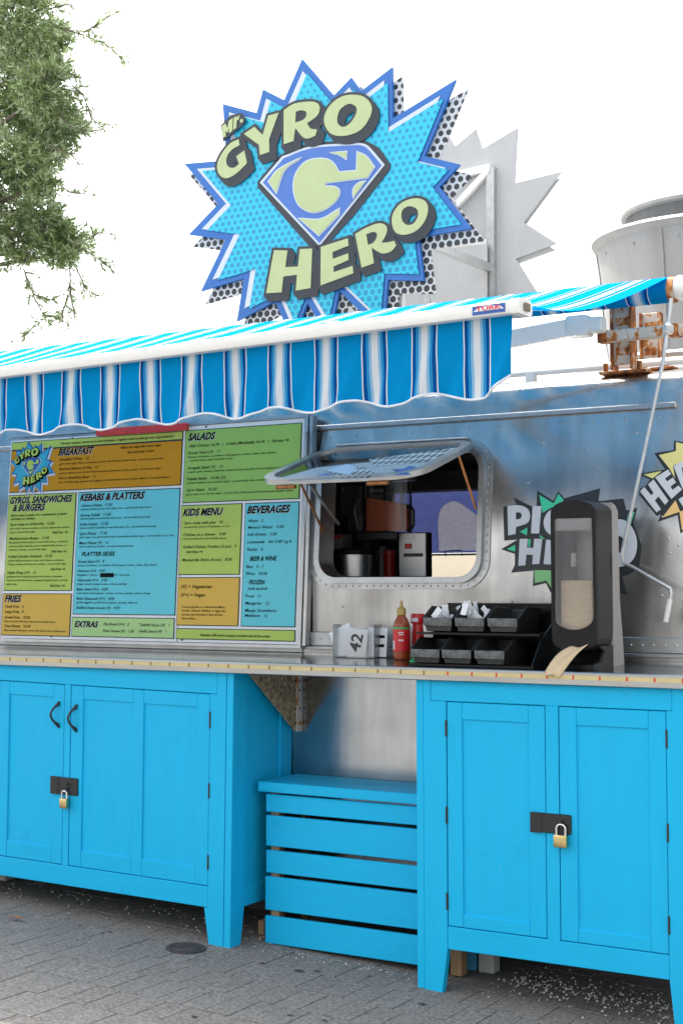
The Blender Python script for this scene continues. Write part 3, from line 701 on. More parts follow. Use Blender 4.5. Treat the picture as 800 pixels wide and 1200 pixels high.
# ------------------------------------------------------------------ roof: fan, rails
ft = thing('exhaust_fan', 'large pale grey round exhaust fan standing on the trailer roof', 'exhaust fan', (2.70, 1.75, 2.43))
fc = Vector((2.70, 1.75, 0)); FR = .555
B().lathe([(.47, 2.40), (.485, 2.50), (.50, 2.60), (.525, 2.92), (FR-.012, 3.045)], fc, 56).build('housing', 'fan_grey', ft, True)
B().lathe([(FR-.015, 3.035), (FR+.006, 3.052), (FR+.014, 3.066), (FR+.004, 3.080), (FR-.03, 3.084)], fc, 56).build('rim', 'fan_grey', ft, True)
B().lathe([(.405, 3.08), (.41, 3.09), (.412, 3.180)], fc, 48).build('motor_cover', 'fan_dark', ft, True)
B().lathe([(.412, 3.176), (.430, 3.184), (.432, 3.198), (.40, 3.206)], fc, 48).build('cap', 'fan_grey', ft, True)
q = B(); q.box(fc+Vector((-.5, -.5, 2.36)), fc+Vector((.5, .5, 2.46)), .01); q.build('curb', 'white_paint', ft)
q = B(); q.box(fc+Vector((-.525, -.10, 2.74)), fc+Vector((-.495, -.07, 2.76)), .003); q.build('bolt', 'brass', ft)
for k in range(9):
    a = R(150+k*24); q = B(); d_ = Vector((math.cos(a), math.sin(a), 0)); c_ = fc+d_*.535+Vector((0, 0, 2.995)); q.lathe([(.005, -.006), (.007, 0), (.004, .006)], c_, 8); q.build('bolt', 'fan_grey', ft, True)
for a in (R(200), R(262)):
    d_ = Vector((math.cos(a), math.sin(a), 0)); q = B(); q.tube([fc+d_*.487+Vector((0, 0, 2.52)), fc+d_*.505+Vector((0, 0, 2.62)), fc+d_*.529+Vector((0, 0, 2.93)), fc+d_*.543+Vector((0, 0, 3.03))], .005, 6); q.build('seam', 'fan_grey', ft, True)
rl = thing('roof_rail', 'long pale tube running along the trailer roof edge', 'rail', (2.5, .76, 2.36))
B().tube([(1.4, .78, 2.385), (4.3, .78, 2.385)], .016, 10).build('tube', 'white_paint', rl, True)
for x in (2.2, 3.4): B().box((x-.02, .765, 2.33), (x+.02, .795, 2.384)).build('foot', 'white_paint', rl)
rl2 = thing('pipe_stub', 'short capped grey pipe on the roof behind the rusty bracket', 'pipe', (2.6, .95, 2.40))
B().tube([(2.50, .95, 2.44), (3.2, .95, 2.44)], .018, 12).build('pipe', 'galvanised', rl2, True)
for x in (2.6, 3.1): B().box((x-.01, .94, 2.36), (x+.01, .96, 2.43)).build('foot', 'galvanised', rl2)

# ------------------------------------------------------------------ awning
aw = thing('awning', 'blue and white striped retractable awning over the counter', 'awning', (1.3, .6, 2.33))
AX0, AX1 = -2.6, 2.880  # unseen left end drawn out further to darken the left side
YB, YR = -.85, .60
def bar_z(x): return 2.272+(x-.69)*.0200       # the front bar rises slightly to the right
q = B()
prof = [(-.046, .002), (-.05, .008), (-.05, .034), (-.044, .042), (-.02, .046), (.03, .046), (.045, .036), (.045, .008), (.03, .0)]
ends = []
for x in (AX0, AX1): ends.append([q.bm.verts.new((x, YB+a, bar_z(x)+b)) for a, b in prof])
n = len(prof)
for i in range(n): q.bm.faces.new([ends[0][i], ends[1][i], ends[1][(i+1) % n], ends[0][(i+1) % n]])
q.bm.faces.new(ends[0]); q.bm.faces.new(list(reversed(ends[1])))
fbar = q.build('front_bar', 'bar_white', aw, True)
x = AX1
q = B(); q.prism([(x, YB+a*1.06, bar_z(x)+.022+(b-.022)*1.12) for a, b in prof], (.028, 0, 0)); q.build('end_cap', 'white_paint', fbar, True)
q = B(); q.box((x+.03, YB-.02, bar_z(x)+.01), (x+.036, YB+.02, bar_z(x)+.036), .003); q.build('end_cap', 'cream_panel', fbar)
def barf(x, f): return Vector((x, YB-.0515, bar_z(x)+.008+.027*f))
q = B(); q.prism([barf(2.7530, -.05), barf(2.8630, -.05), barf(2.8630, 1.0), barf(2.7530, 1.0)], (0, .001, 0)); lb = q.build('maker_label', 'label_blue', fbar)
q = B(); q.prism([p+Vector((0, -.0015, 0)) for p in (barf(2.7560, .32), barf(2.8600, .32), barf(2.8480, .66), barf(2.8080, .92), barf(2.7700, .66))], (0, .001, 0)); q.build('label_arch', 'sticker_white', lb)
q = B(); put(q, 'TÜRK', lambda x, y: barf(2.7655+x, .36)+Vector((0, -.0025, y)), .086, .0125, 0, .02); q.build('label_lettering', 'label_red', lb, normals=False)
# valance
def val_bottom(x):
    ph = (x-.968)/.2955*2*math.pi; return 2.066+.008*(x-1)-.0145*math.cos(ph)+(.035*max(0, (x-2.77)/.09))
def val(u, v):
    x = lerp(AX0, AX1-.012, u); zt = bar_z(x)+.004; zb = val_bottom(x); z = lerp(zt, zb, v)
    wv = .010*math.sin(x*21+2*v)+.006*math.sin(x*47+3*v+1)+.004*math.sin(x*90+9*v)
    return Vector((x+.004*v*math.sin(x*31+4*v), YB-.012+v*(wv), z))
q = B(); q.grid(460, 12, val); o = q.build('valance', 'awning_stripe', aw, 'all', normals=False); across(o)
q = B(); q.tube([val(i/459, 1.0)+Vector((0, -.001, .001)) for i in range(460)], .0042, 6); q.build('binding', 'sign_white', o, 'all')
# cloth from bar to roller
ZR = 2.685
def cloth(u, v):
    x = lerp(AX0, AX1-.012+.0*v, u); za = bar_z(x)+.0475; y = lerp(YB+.02, YR-.01, v); z = lerp(za, ZR, v)
    sag = .035*math.sin(math.pi*v)+.004*math.sin(x*9+v*5)*math.sin(math.pi*v)
    edge = max(0, (x-2.45)/.4)
    return Vector((x-.03*math.sin(math.pi*v)*(1 if u < .9 else 1), y, z-sag-.03*edge*edge*math.sin(math.pi*v)))
q = B(); q.grid(160, 24, cloth); o = q.build('cloth', 'awning_stripe', aw, 'all', normals=False)
me = o.data; a = me.attributes.new('across', 'FLOAT', 'POINT')
k = 0
for i in range(160):
    for j in range(24): a.data[k].value = lerp(AX0, AX1-.012, i/159); k += 1
q = B(); q.tube([(AX0+i*.05, YR, ZR-.050) for i in range(int((AX1-AX0)/.05)+1)]+[(AX1-.012, YR, ZR-.050)], .049, 20); o = q.build('roller', 'awning_stripe', aw, True); across(o)
q = B(); q.tube([(AX1-.012, YR, ZR-.05), (AX1+.012, YR, ZR-.05)], .051, 20); q.build('roller_rim', 'rust', aw, True)
q = B(); q.tube([(AX1+.012, YR, ZR-.045), (AX1+.03, YR, ZR-.045), (AX1+.05, YR, ZR-.045), (AX1+.075, YR, ZR-.045)], [.043, .05, .045, .02], 16); q.build('gear_box', 'white_paint', aw, True)
q = B(); q.box((AX1+.06, YR-.05, ZR-.11), (AX1+.10, YR+.06, ZR+.02), .015, 2); q.box((AX1+.07, YR-.012, ZR-.30), (AX1+.095, YR+.03, ZR-.10), .008); q.build('end_bracket', 'white_paint', aw, True)
# torsion bar, arm
q = B(); q.box((2.60, YR-.055, 2.448), (2.93, YR-.005, 2.492), .004); q.build('torsion_bar', 'rust_light', aw, True)
for xx in (2.61, 2.90): q = B(); q.box((xx-.022, YR-.058, 2.445), (xx+.018, YR-.002, 2.495), .003); q.build('bar_sleeve', 'rust', aw)
def beam(b, a, c, w_, h_, bev=.004):
    a, c = Vector(a), Vector(c); t = (c-a).normalized(); s = t.cross(Vector((0, 0, 1))).normalized(); u = s.cross(t)
    f = [[b.bm.verts.new(p+s*sx*w_/2+u*sz*h_/2) for sx, sz in ((-1, -1), (1, -1), (1, 1), (-1, 1))] for p in (a, c)]
    for i in range(4): b.bm.faces.new([f[0][i], f[0][(i+1) % 4], f[1][(i+1) % 4], f[1][i]])
    b.bm.faces.new(list(reversed(f[0]))); b.bm.faces.new(f[1])
A1 = P(668, 384, .50); A2 = P(600, 397, .36); A3 = A2+(A2-A1)*1.6
q = B(); beam(q, A1, A3, .05, .066); arm = q.build('arm', 'bar_white', aw)
q = B(); beam(q, A3+Vector((0, 0, .0)), (2.2, YB+.03, bar_z(2.2)+.04), .045, .05); q.build('forearm', 'bar_white', arm)
q = B(); q.box(A1+Vector((-.01, -.04, -.042)), A1+Vector((.085, .04, .042)), .012, 2); q.box(A1+Vector((.075, -.03, -.03)), A1+Vector((.14, .03, .03)), .006); q.build('shoulder_joint', 'bar_white', arm, True)
# two rusty upright brackets on the roof
def bracket(x, y, zb, zt, wd):
    q = B(); q.box((x-wd/2, y-.012, zb+.03), (x+wd/2, y-.004, zt), .002); b_ = q.build('roof_bracket', 'rust_light', aw)
    for s in (-1, 1):
        q = B(); q.prism([(x+s*wd/2, y-.03, zb+.01), (x+s*wd/2, y+.045, zb+.01), (x+s*wd/2, y+.02, zt), (x+s*wd/2, y-.03, zt)], (s*.007, 0, 0)); q.build('side_plate', 'rust', b_)
    q = B(); q.box((x-wd/2-.05, y-.045, zb-.008), (x+wd/2+.07, y+.09, zb+.003), .002); q.build('foot_plate', 'rust', b_)
    for dx in (-wd/2-.03, wd/2+.035):
        q = B(); q.lathe([(.011, 0), (.011, .03), (.006, .034)], (x+dx, y-.02, zb+.006), 6); q.build('bolt', 'rust', b_)
    for dz in (.3, .75): q = B(); q.box((x-wd/2+.01, y-.0135, lerp(zb, zt, dz)-.012), (x+wd/2-.01, y-.0125, lerp(zb, zt, dz)+.02)); q.build('rust_patch', 'rust', b_)
bracket(2.655, .655, 2.336, 2.60, .075)
bracket(2.70, .86, 2.368, 2.60, .07)
# winding handle hanging in front of the wall
H = [P(786, 350, .47), P(776, 425, .44), P(752, 540, .43), P(730, 640, .42)]
q = B(); q.tube(H+[P(728, 652, .42), P(730, 660, .415), P(740, 664, .41), P(785, 690, .39), P(786, 695, .388), P(781, 722, .385)], .0072, 10); cr_ = q.build('crank_handle', 'galvanised', aw, True)
q = B(); q.tube([P(784.6, 702, .387), P(779.5, 729, .384)], .0100, 10); q.build('grip', 'white_paint', cr_, True)
q = B(); q.lathe([(.018, 0), (.022, .01), (.022, .03), (.012, .04)], P(782, 385, .455)+Vector((0, 0, -.02)), 12); q.build('universal_joint', 'galvanised', cr_, True)

# ------------------------------------------------------------------ roof sign
SY = 1.15
STAR = [(356.6, 70.5), (393.5, 113.4), (414, 92.2), (425.5, 108), (461.6, 80.3), (462.3, 140), (535.8, 95), (499.8, 184), (540.7, 194), (517, 220), (554, 269), (493, 279), (499, 330), (457, 329), (452, 392), (400, 342), (388, 398), (363, 356), (345, 400), (325, 354), (280.4, 377), (288.5, 327), (238.4, 342), (267.5, 281.4), (224, 276), (258.5, 240), (219, 193), (268, 189), (264, 123), (303.5, 133.5), (311, 106), (335.6, 118.5)]
sg = thing('roof_sign', 'comic burst shaped sign in cyan and blue on the trailer roof', 'sign', (.93, 1.6, 2.4))
def sP(p, d): return P(p[0], p[1], SY)+Vector((0, -d, 0))
def spl(pts, d, name, m, parent, holes=(), th=.004, step=6):
    q = B(); q.prism([sP(p, d) for p in pts], (0, th, 0), [[sP(p, d) for p in h] for h in holes]); return q.build(name, m, parent)
shadow = [(x+2+(x-220)*.032, y+8.5+(y-80)*.024) for x, y in STAR]
spl(shadow, .0, 'dotted_backing', 'halftone_black', sg, th=.012)
face = spl(STAR, .022, 'front_panel', 'sign_blue', sg, th=.018)
ins = inset([Vector(p) for p in STAR], 8.0, 4.0)
spl([(p.x-1, p.y-.5) for p in ins], .025, 'white_line', 'sign_white', face, th=.002)
spl([(p.x+4.2, p.y+1.5) for p in inset([Vector(p) for p in STAR], 8.6, 4.0)], .028, 'dotted_field', 'halftone_cyan', face, th=.002)
zA = lambda pts: zs(pts, 250, 100, 7.2727)
zB = lambda pts: zs(pts, 340, 90, 6.1538)
zC = lambda pts: zs(pts, 300, 220, 6.6667)
zD = lambda pts: zs(pts, 400, 220, 6.6667)
zS = lambda pts: zs(pts, 300, 160, 4.7059)
LET = [
 (zA([(258, 478), (190, 510, 1), (120, 590, 1), (78, 680, 1), (82, 755, 1), (120, 800, 1), (170, 804, 1), (240, 765, 1), (328, 680), (305, 572), (238, 622), (262, 688), (215, 720, 1), (168, 708, 1), (152, 660, 1), (168, 605, 1), (210, 558, 1), (265, 528)]), []),
 (zA([(302, 432), (390, 372), (462, 442), (508, 278), (597, 252), (515, 478), (518, 585), (437, 612), (430, 525)]), []),
 (zA([(640, 232)])+zB([(60, 212, 1), (160, 196, 1), (225, 205, 1), (246, 245, 1), (225, 300, 1), (155, 350), (180, 388, 1), (226, 396), (215, 440), (165, 460, 1), (125, 450, 1), (70, 385), (58, 478)])+zA([(640, 520)]), [zB([(75, 268), (115, 258, 1), (150, 272, 1), (143, 312, 1), (108, 335, 1), (70, 345)])]),
 (zB([(450, 148, 1), (560, 160, 1), (618, 230, 1), (600, 320, 1), (530, 405, 1), (420, 442, 1), (325, 425, 1), (278, 345, 1), (295, 260, 1), (360, 185, 1)]), [zB([(455, 212, 1), (505, 232, 1), (508, 280, 1), (470, 345, 1), (420, 378, 1), (380, 360, 1), (372, 310, 1), (395, 250, 1)])]),
 (zC([(178, 500), (283, 503), (265, 632), (365, 628), (378, 492), (475, 488), (462, 795), (347, 815), (357, 692), (250, 705), (237, 828), (117, 835)]), []),
 (zC([(542, 475), (752, 408), (758, 465), (632, 515), (635, 568), (755, 525), (757, 577), (640, 628), (642, 672), (788, 622), (795, 680), (540, 775)]), []),
 (zD([(142, 375), (230, 325, 1), (320, 293, 1), (375, 305, 1), (390, 345, 1), (370, 405, 1), (345, 442), (395, 440, 1), (445, 428), (462, 465), (420, 510, 1), (360, 527, 1), (315, 510, 1), (270, 480), (288, 602), (192, 637)]), [zD([(228, 378), (275, 360, 1), (308, 368, 1), (310, 400, 1), (285, 440, 1), (243, 462)])]),
 (zD([(600, 98, 1), (680, 115, 1), (708, 175, 1), (690, 260, 1), (630, 340, 1), (540, 380, 1), (460, 365, 1), (428, 290, 1), (440, 210, 1), (500, 135, 1)]), [zD([(570, 160, 1), (620, 180, 1), (632, 230, 1), (600, 290, 1), (550, 305, 1), (510, 275, 1), (502, 215, 1), (525, 175, 1)])]),
]
MR = [zA([(125, 465), (118, 368), (150, 345), (167, 390), (178, 325), (212, 298), (208, 408), (180, 428), (180, 382), (165, 425), (150, 405), (152, 455)]), zA([(215, 398), (222, 295), (245, 285), (245, 300), (268, 272), (265, 305), (245, 325), (240, 385)]), zA([(285, 306, 1), (299, 320, 1), (287, 340, 1), (271, 326, 1)])]
MRB = zA([(105, 360), (190, 275), (280, 255), (315, 310), (305, 350), (125, 495)])
SH_D = zS([(26, 258), (150, 110), (300, 50, 1), (600, 25), (690, 70, 1), (758, 160), (756, 190), (560, 440), (390, 625), (345, 628), (310, 610), (30, 290)])
SH_W = zS([(42, 262), (165, 118), (330, 62, 1), (590, 44), (640, 64, 1), (728, 165), (370, 612)])
SH_B = zS([(60, 262), (175, 129), (335, 74, 1), (590, 57), (630, 74, 1), (711, 167), (370, 594)])
SH_Y = [zS([(95, 258), (150, 192, 1), (270, 128), (180, 195, 1), (135, 318)]),
        zS([(480, 208), (440, 150, 1), (380, 133, 1), (300, 150, 1), (245, 215, 1), (232, 300, 1), (260, 385, 1), (330, 425, 1), (400, 410, 1), (460, 365, 1), (482, 320, 1), (462, 290, 1), (402, 285), (402, 265), (635, 235), (672, 178), (630, 122, 1), (582, 98), (578, 200)]),
        zS([(435, 98), (520, 95), (518, 133), (480, 110, 1)]), zS([(560, 345), (560, 300, 1), (588, 268, 1), (622, 258)]), zS([(262, 462), (380, 465, 1), (480, 410), (478, 440), (370, 552)])]
def lift(pl, k, off=(0, 0)): return [Vector((p.x+off[0], p.y+off[1])) for p in inset(pl, k, 1.8)]
NSH = 5
dk = B()
spl(smooth_path(SH_D), .032, 'shield_backing', 'letter_dark', face, th=.003)
spl(smooth_path(SH_W), .0345, 'shield_line', 'sign_white', face, th=.002)
spl(smooth_path(SH_B), .037, 'shield', 'shield_blue', face, th=.002)
for pl in SH_Y:
    spl(inset(smooth_path(pl), -1.3, 1.8), .0395, 'emblem_line', 'sign_white', face, th=.002)
    spl(smooth_path(pl), .042, 'emblem', 'letter_cream', face, th=.002)
for pl, hs in LET:
    o_ = smooth_path(pl); h_ = [smooth_path(h) for h in hs]
    q = B()
    for k in range(NSH):
        f = k/(NSH-1); off = (5.0*f, 6.2*f)
        q.prism([sP(p, .040-.0005*k) for p in lift(o_, -3.2, off)], (0, .009-.0005*k, 0), [[sP(p, .040-.0005*k) for p in lift(h, 3.0, off)] for h in h_])
    bk = q.build('letter_backing', 'letter_dark', face)
    spl(o_, .0435, 'letter', 'letter_cream', face, h_, th=.003)
q = B(); q.prism([sP(p, .044) for p in smooth_path(MRB)], (0, .008, 0)); q.build('letter_backing', 'letter_dark', face)
for pl in MR: spl(smooth_path(pl), .048, 'letter', 'letter_cream', face, th=.004)
# plain back of the second panel, frame and braces
xc = .93; RY = 2.2
fr3 = [P(p[0], p[1], SY) for p in STAR]
q = B(); q.prism([(2*xc-p.x, RY, p.z-.03) for p in fr3], (0, .012, 0)); rear = q.build('rear_panel', 'sign_back', sg)
q = B(); q.prism([(2*xc-p.x-.015, RY+.014, p.z-.06) for p in fr3], (0, .01, 0)); q.build('rear_backing', 'sign_back', rear)
def rP(u, v, d=.03): return P(u, v, RY-d)
for a, b, w_, m in (((574, 196), (574, 372), .045, 'galvanised'), ((500, 213), (574, 196), .04, 'white_paint'), ((497, 291), (570, 284), .035, 'white_paint'), ((571, 200), (497, 280), .035, 'white_paint'), ((530, 288), (566, 372), .035, 'white_paint'), ((500, 205), (500, 372), .04, 'galvanised')):
    q = B(); pa, pb_ = rP(*a), rP(*b); s = Vector((0, .03, 0)); t = (pb_-pa).normalized(); n_ = t.cross(Vector((0, 1, 0)))*w_/2
    off = Vector((0, -.002*(ord(m[0]) % 3)-.003*abs(t.x), 0)); q.prism([pa-n_+off, pa+n_+off, pb_+n_+off, pb_-n_+off], s); q.build('frame_member', m, sg)
q = B(); q.prism([rP(*p, .06) for p in ((499, 293), (570, 286), (570, 372), (506, 372))], (0, .01, 0)); q.build('box_panel', 'sign_back', sg)
for x in (.55, 1.35):
    for y in (SY+.02, RY-.04):
        q = B(); q.box((x-.02, y, 2.40), (x+.02, y+.03, 3.2)); q.build('post', 'galvanised', sg)
    q = B(); q.box((x-.018, SY+.05, 3.15), (x+.018, RY-.04, 3.19)); q.build('cross_member', 'galvanised', sg)

# ------------------------------------------------------------------ menu boards
M0 = Vector((-.488, .44, 1.236)); M1 = Vector((-.488, .505, 2.211)); mv = (M1-M0).normalized(); mu = Vector((1, 0, 0)); mn = mu.cross(mv).normalized()  # points outwards (-Y)
if mn.y > 0: mn = -mn
def menuP(u, v, d=0):
    r_ = ray(u, v); p = CAM+r_*((M0-CAM).dot(mn)/r_.dot(mn)); return p+mn*d
def muv(u, v): p = menuP(u, v)-M0; return p.dot(mu), p.dot(mv)
def mxy(a, b, d): return M0+mu*a+mv*b+mn*d
mb_ = thing('menu_board', 'white framed menu board with coloured panels on the trailer wall', 'menu board', M0)
def mrect(b, x0, x1, y0, y1, d, th): b.prism([mxy(x0, y0, d), mxy(x1, y0, d), mxy(x1, y1, d), mxy(x0, y1, d)], -mn*th); return b
MWd, MHt = 1.735, (M1-M0).length
xm = muv(213, 620)[0]
B_ = mrect(B(), 0, xm-.002, 0, MHt, .0, .012); B_.build('board', 'menu_white', mb_)
mrect(B(), xm+.002, MWd, 0, MHt+.012, .0, .012).build('board', 'menu_white', mb_)
for a, b in ((MWd+.003, MWd+.022), (MWd+.030, MWd+.046)): mrect(B(), a, b, -.004, MHt+.02, .010, .035).build('edge_frame', 'aluminium_trim', mb_)
mrect(B(), -.01, MWd+.02, -.016, -.003, .008, .03).build('edge_frame', 'aluminium_trim', mb_)
mrect(B(), -.01, MWd+.02, MHt+.014, MHt+.03, .008, .03).build('edge_frame', 'aluminium_trim', mb_)
for a, b in ((.02, .02), (.33, .012), (xm-.03, .02), (MWd-.02, .02), (.4, MHt-.008), (1.2, MHt+.004), (xm+.03, .01)):
    q = B(); c = mxy(a, b, .0); q.prism([c+mu*.005*math.cos(k)+mv*.005*math.sin(k) for k in [i*math.pi/4 for i in range(8)]], mn*.003); q.build('screw', 'hinge_metal', mb_)
PAN = {}
def panel(key, m, corners):
    c = [muv(*p) for p in corners]; x0 = (c[0][0]+c[3][0])/2; x1 = (c[1][0]+c[2][0])/2; y1 = (c[0][1]+c[1][1])/2; y0 = (c[2][1]+c[3][1])/2
    o = mrect(B(), x0-.004, x1+.004, y0-.004, y1+.004, .0025, .0024).build('panel_outline', 'menu_outline', mb_)
    p = mrect(B(), x0, x1, y0, y1, .0042, .0015).build('panel', m, mb_); PAN[key] = p; return p
panel('head', 'menu_lime', [(15.5, 519), (214.5, 506.5), (214, 515), (15.3, 527)])
panel('breakfast', 'menu_orange', [(15.2, 529), (213.7, 517), (211.8, 567.6), (12, 577)])
panel('gyros', 'menu_lime', [(12, 582), (89.5, 577.6), (84, 691.5), (5.4, 691.5)])
panel('fries', 'menu_orange_pale', [(5, 696.7), (83.6, 696), (82, 745), (2.6, 743.8)])
panel('kebabs', 'menu_aqua', [(93.4, 577.6), (211, 573), (205, 720.4), (86.5, 719)])
panel('extras', 'menu_green_pale', [(85.9, 723.7), (204.4, 725.4), (203.5, 747), (85, 745.6)])
panel('salads', 'menu_green', [(219.3, 505.4), (353.3, 496.4), (350.4, 584), (214.5, 588.3)])
panel('kids', 'menu_lime', [(213.8, 593), (283.6, 591), (280.5, 672.7), (210.4, 672.7)])
panel('legend', 'menu_orange_pale', [(210, 677.7), (280.7, 677), (278.8, 733), (208, 732)])
panel('drinks', 'menu_aqua', [(288.7, 590.7), (350.4, 588.8), (345.3, 734.3), (283.2, 733)])
panel('foot', 'menu_lime', [(207.7, 737.4), (345.5, 739), (345, 750.7), (207.3, 748.3)])
z1 = (0, 500, 4.615); z2 = (80, 500, 4.614); z3 = (200, 480, 4.137); zp = (0, 0, 1)
T = []
def tx(key, z, x, y, xr_, body, kind='d', zr=None):
    zr = zr or z; T.append((key, z[0]+x/z[2], z[1]+y/z[2], zr[0]+xr_/zr[2], body, kind))
tx('head', zp, 72.6, 521.2, 204, 'Family recipes made from the freshest, organic and locally-grown ingredients!', 'h')
tx('breakfast', zp, 69.5, 534, 111, 'BREAKFAST', 'T'); tx('breakfast', zp, 142.4, 526, 190, 'Start the day the hero way!', 'h'); tx('breakfast', zp, 150, 531.5, 181, 'Served until 11am', 'h')
tx('breakfast', zp, 71, 540.3, 105, 'Breakfast Wrap   12', 'n'); tx('breakfast', zp, 70.5, 545, 192, 'gyro meat, eggs, lettuce, tomatoes, onions, feta cheese, tzatziki sauce - served on pita bread')
tx('breakfast', zp, 70.4, 551.3, 116, 'Smoked Salmon on Pita   12', 'n'); tx('breakfast', zp, 70, 556, 189, 'smoked salmon, pita, cream cheese, avocado, tomatoes, onions, capers - served with chips')
tx('breakfast', zp, 69.8, 562, 113, "Hero's Breakfast Bowl   12", 'n'); tx('breakfast', zp, 69.5, 566.5, 199, 'rice, avocado, eggs, greens and veggies and tzatziki with choice of Gyro Meat or Smoked Salmon')
for a in ((60, 418, 395, 'GYROS, SANDWICHES', 'T'), (75, 458, 248, '& BURGERS', 'T'), (65, 487, 365, 'Gyro meat is made of a combination of lamb', 'h'), (65, 506, 195, 'and beef or chicken', 'h'),
          (60, 537, 298, 'Gyro wrap on Grilled Pita   12.50', 'n'), (58, 557, 378, 'gyro meat, lettuce, tomatoes, onions, homemade tzatziki'), (58, 577, 195, 'sauce - served with chips'), (287, 579, 370, 'Add fries +6', 'n'),
          (57, 613, 270, 'Mediterranean Burger   13.50', 'n'), (55, 632, 372, '8oz ground sirloin patty on a bun with lettuce, tomatoes,'), (53, 652, 366, 'onions, pickles, ketchup, mayo, mustard, feta cheese, or'), (52, 672, 255, 'American Cheese - served with chips'), (282, 682, 363, 'Add fries +6', 'n'),
          (50, 710, 287, 'Grilled Chicken Sandwich   13.50', 'n'), (50, 730, 350, 'grilled chicken breast on a bun with lettuce, tomatoes,'), (48, 750, 362, 'onions, pickles and American cheese - served with chips'), (277, 777, 357, 'Add fries +6', 'n'),
          (45, 797, 200, 'Falafel Wrap (V+)   12', 'n'), (43, 816, 342, 'grilled ground chickpeas patty with lettuce, tomatoes,'), (42, 836, 370, 'hummus and tahini sauce wrapped in grilled pita - served'), (40, 857, 97, 'with chips'), (272, 867, 355, 'Add fries +6', 'n')): tx('gyros', z1, *a[:4], a[4] if len(a) > 4 else 'd')
for a in ((30, 947, 122, 'FRIES', 'T'), (35, 979, 133, 'Small Fries   6', 'n'), (33, 1007, 133, 'Large Fries   9', 'n'), (32, 1037, 168, 'Greek Fries   10.50', 'n'), (30, 1057, 305, 'fries covered with feta cheese and tzatziki sauce'), (30, 1084, 170, 'Fries Platter   16.50', 'n'), (28, 1105, 362, 'fries covered with gyro meat, feta cheese, and tzatziki sauce')): tx('fries', z1, *a[:4], a[4] if len(a) > 4 else 'd')
for a in ((68, 402, 418, 'KEBABS & PLATTERS', 'T'), (75, 435, 243, 'Chicken Kebab   17.50', 'n'), (72, 453, 452, 'chicken kebab served with salad, rice - served with pita bread'), (70, 487, 235, 'Shrimp Kebab   17.50', 'n'), (70, 504, 447, 'shrimp kebab served with salad, rice - served with pita bread'),
          (68, 536, 220, 'Kufte Kebab   17.50', 'n'), (68, 554, 480, 'grilled turkish meatballs served with salad, rice - served with pita bread'), (66, 586, 215, 'Gyro Platter   17.50', 'n'), (65, 604, 577, 'gyro meat, rice, grilled pita bread, homemade tzatziki sauce - served with any 2 sides'), (64, 637, 222, 'Meze Platter (V)   15', 'n'), (63, 655, 355, 'served with any 4 sides - served with pita bread'),
          (77, 700, 257, 'PLATTER SIDES', 't'), (57, 737, 200, 'Greek Salad (V)   8', 'n'), (56, 756, 485, 'lettuce, tomatoes, cucumbers, bell peppers, onions, olives, feta cheese'), (55, 787, 203, 'Hummus (V+)   4.50', 'n'), (54, 807, 185, 'Regular / Spicy / S'), (256, 807, 338, 'er / Avocado'),
          (53, 837, 215, 'Tabbouleh (V+)   4.50', 'n'), (52, 856, 322, 'bulgur wheat, pepper paste, onions, parsley'), (51, 886, 218, 'Bean Salad (V+)   4.50', 'n'), (50, 905, 453, 'navy beans, bell peppers, onions, carrots, parsley, cumin, vinegar'), (50, 936, 253, 'Baba Ghanoush (V+)   4.50', 'n'), (49, 955, 378, 'grilled eggplant, grilled bell peppers, parsley, olive oil'), (48, 985, 282, 'Stuffed Grape Leaves (V)   4.50', 'n')): tx('kebabs', z2, *a[:4], a[4] if len(a) > 4 else 'd')
for a in ((38, 1082, 168, 'EXTRAS', 'T'), (195, 1074, 333, 'Pita Bread (V+)   2', 'n'), (193, 1110, 358, 'Feta Cheese (V)   1.50', 'n'), (388, 1078, 552, 'Tzatziki Sauce (V)   1', 'n'), (387, 1112, 535, 'Garlic Sauce (V)   1', 'n')): tx('extras', z2, *a)
for a in ((88, 151, 220, 'SALADS', 'T'), (92, 184, 575, 'Add: Chicken +6.50   |   Koftes (Meatballs) +6.50   |   Shrimp +8', 'n'), (88, 218, 243, 'Greek Salad (V)   11', 'n'), (87, 236, 510, 'lettuce, tomatoes, cucumbers, bell peppers, onions, olives, feta cheese'), (90, 253, 305, '- served with a side of tzatziki sauce'), (85, 291, 257, 'Arugula Salad (V)   13', 'n'), (84, 308, 590, 'arugula, goat cheese, tomatoes, seasonal fruit, almonds and pomegranate vinaigrette'),
          (82, 344, 270, 'Falafel Salad   15.50 (V)', 'n'), (81, 362, 520, 'Grilled Falafels over Greek Salad - served with side of tzatziki sauce'), (80, 398, 227, 'Gyro Salad   16.50', 'n'), (79, 417, 593, 'gyro meat over Greek salad - served with grilled pita and homemade tzatziki sauce')): tx('salads', z3, *a[:4], a[4] if len(a) > 4 else 'd')
for a in ((63, 516, 257, 'KIDS MENU', 'T'), (68, 557, 255, 'Gyro meat with pita   10', 'n'), (67, 575, 288, 'served with choice of hummus or rice'), (66, 614, 270, 'Chicken on a skewer   9.50', 'n'), (65, 632, 272, 'served with pita and tzatziki sauce'), (63, 673, 322, 'Grilled Chicken Tenders (3 pcs)   9', 'n'), (77, 697, 158, 'Add fries +4', 'n'), (60, 736, 300, 'Mozzarella Sticks (6 pcs)   8.50', 'n')): tx('kids', z3, *a[:4], a[4] if len(a) > 4 else 'd')
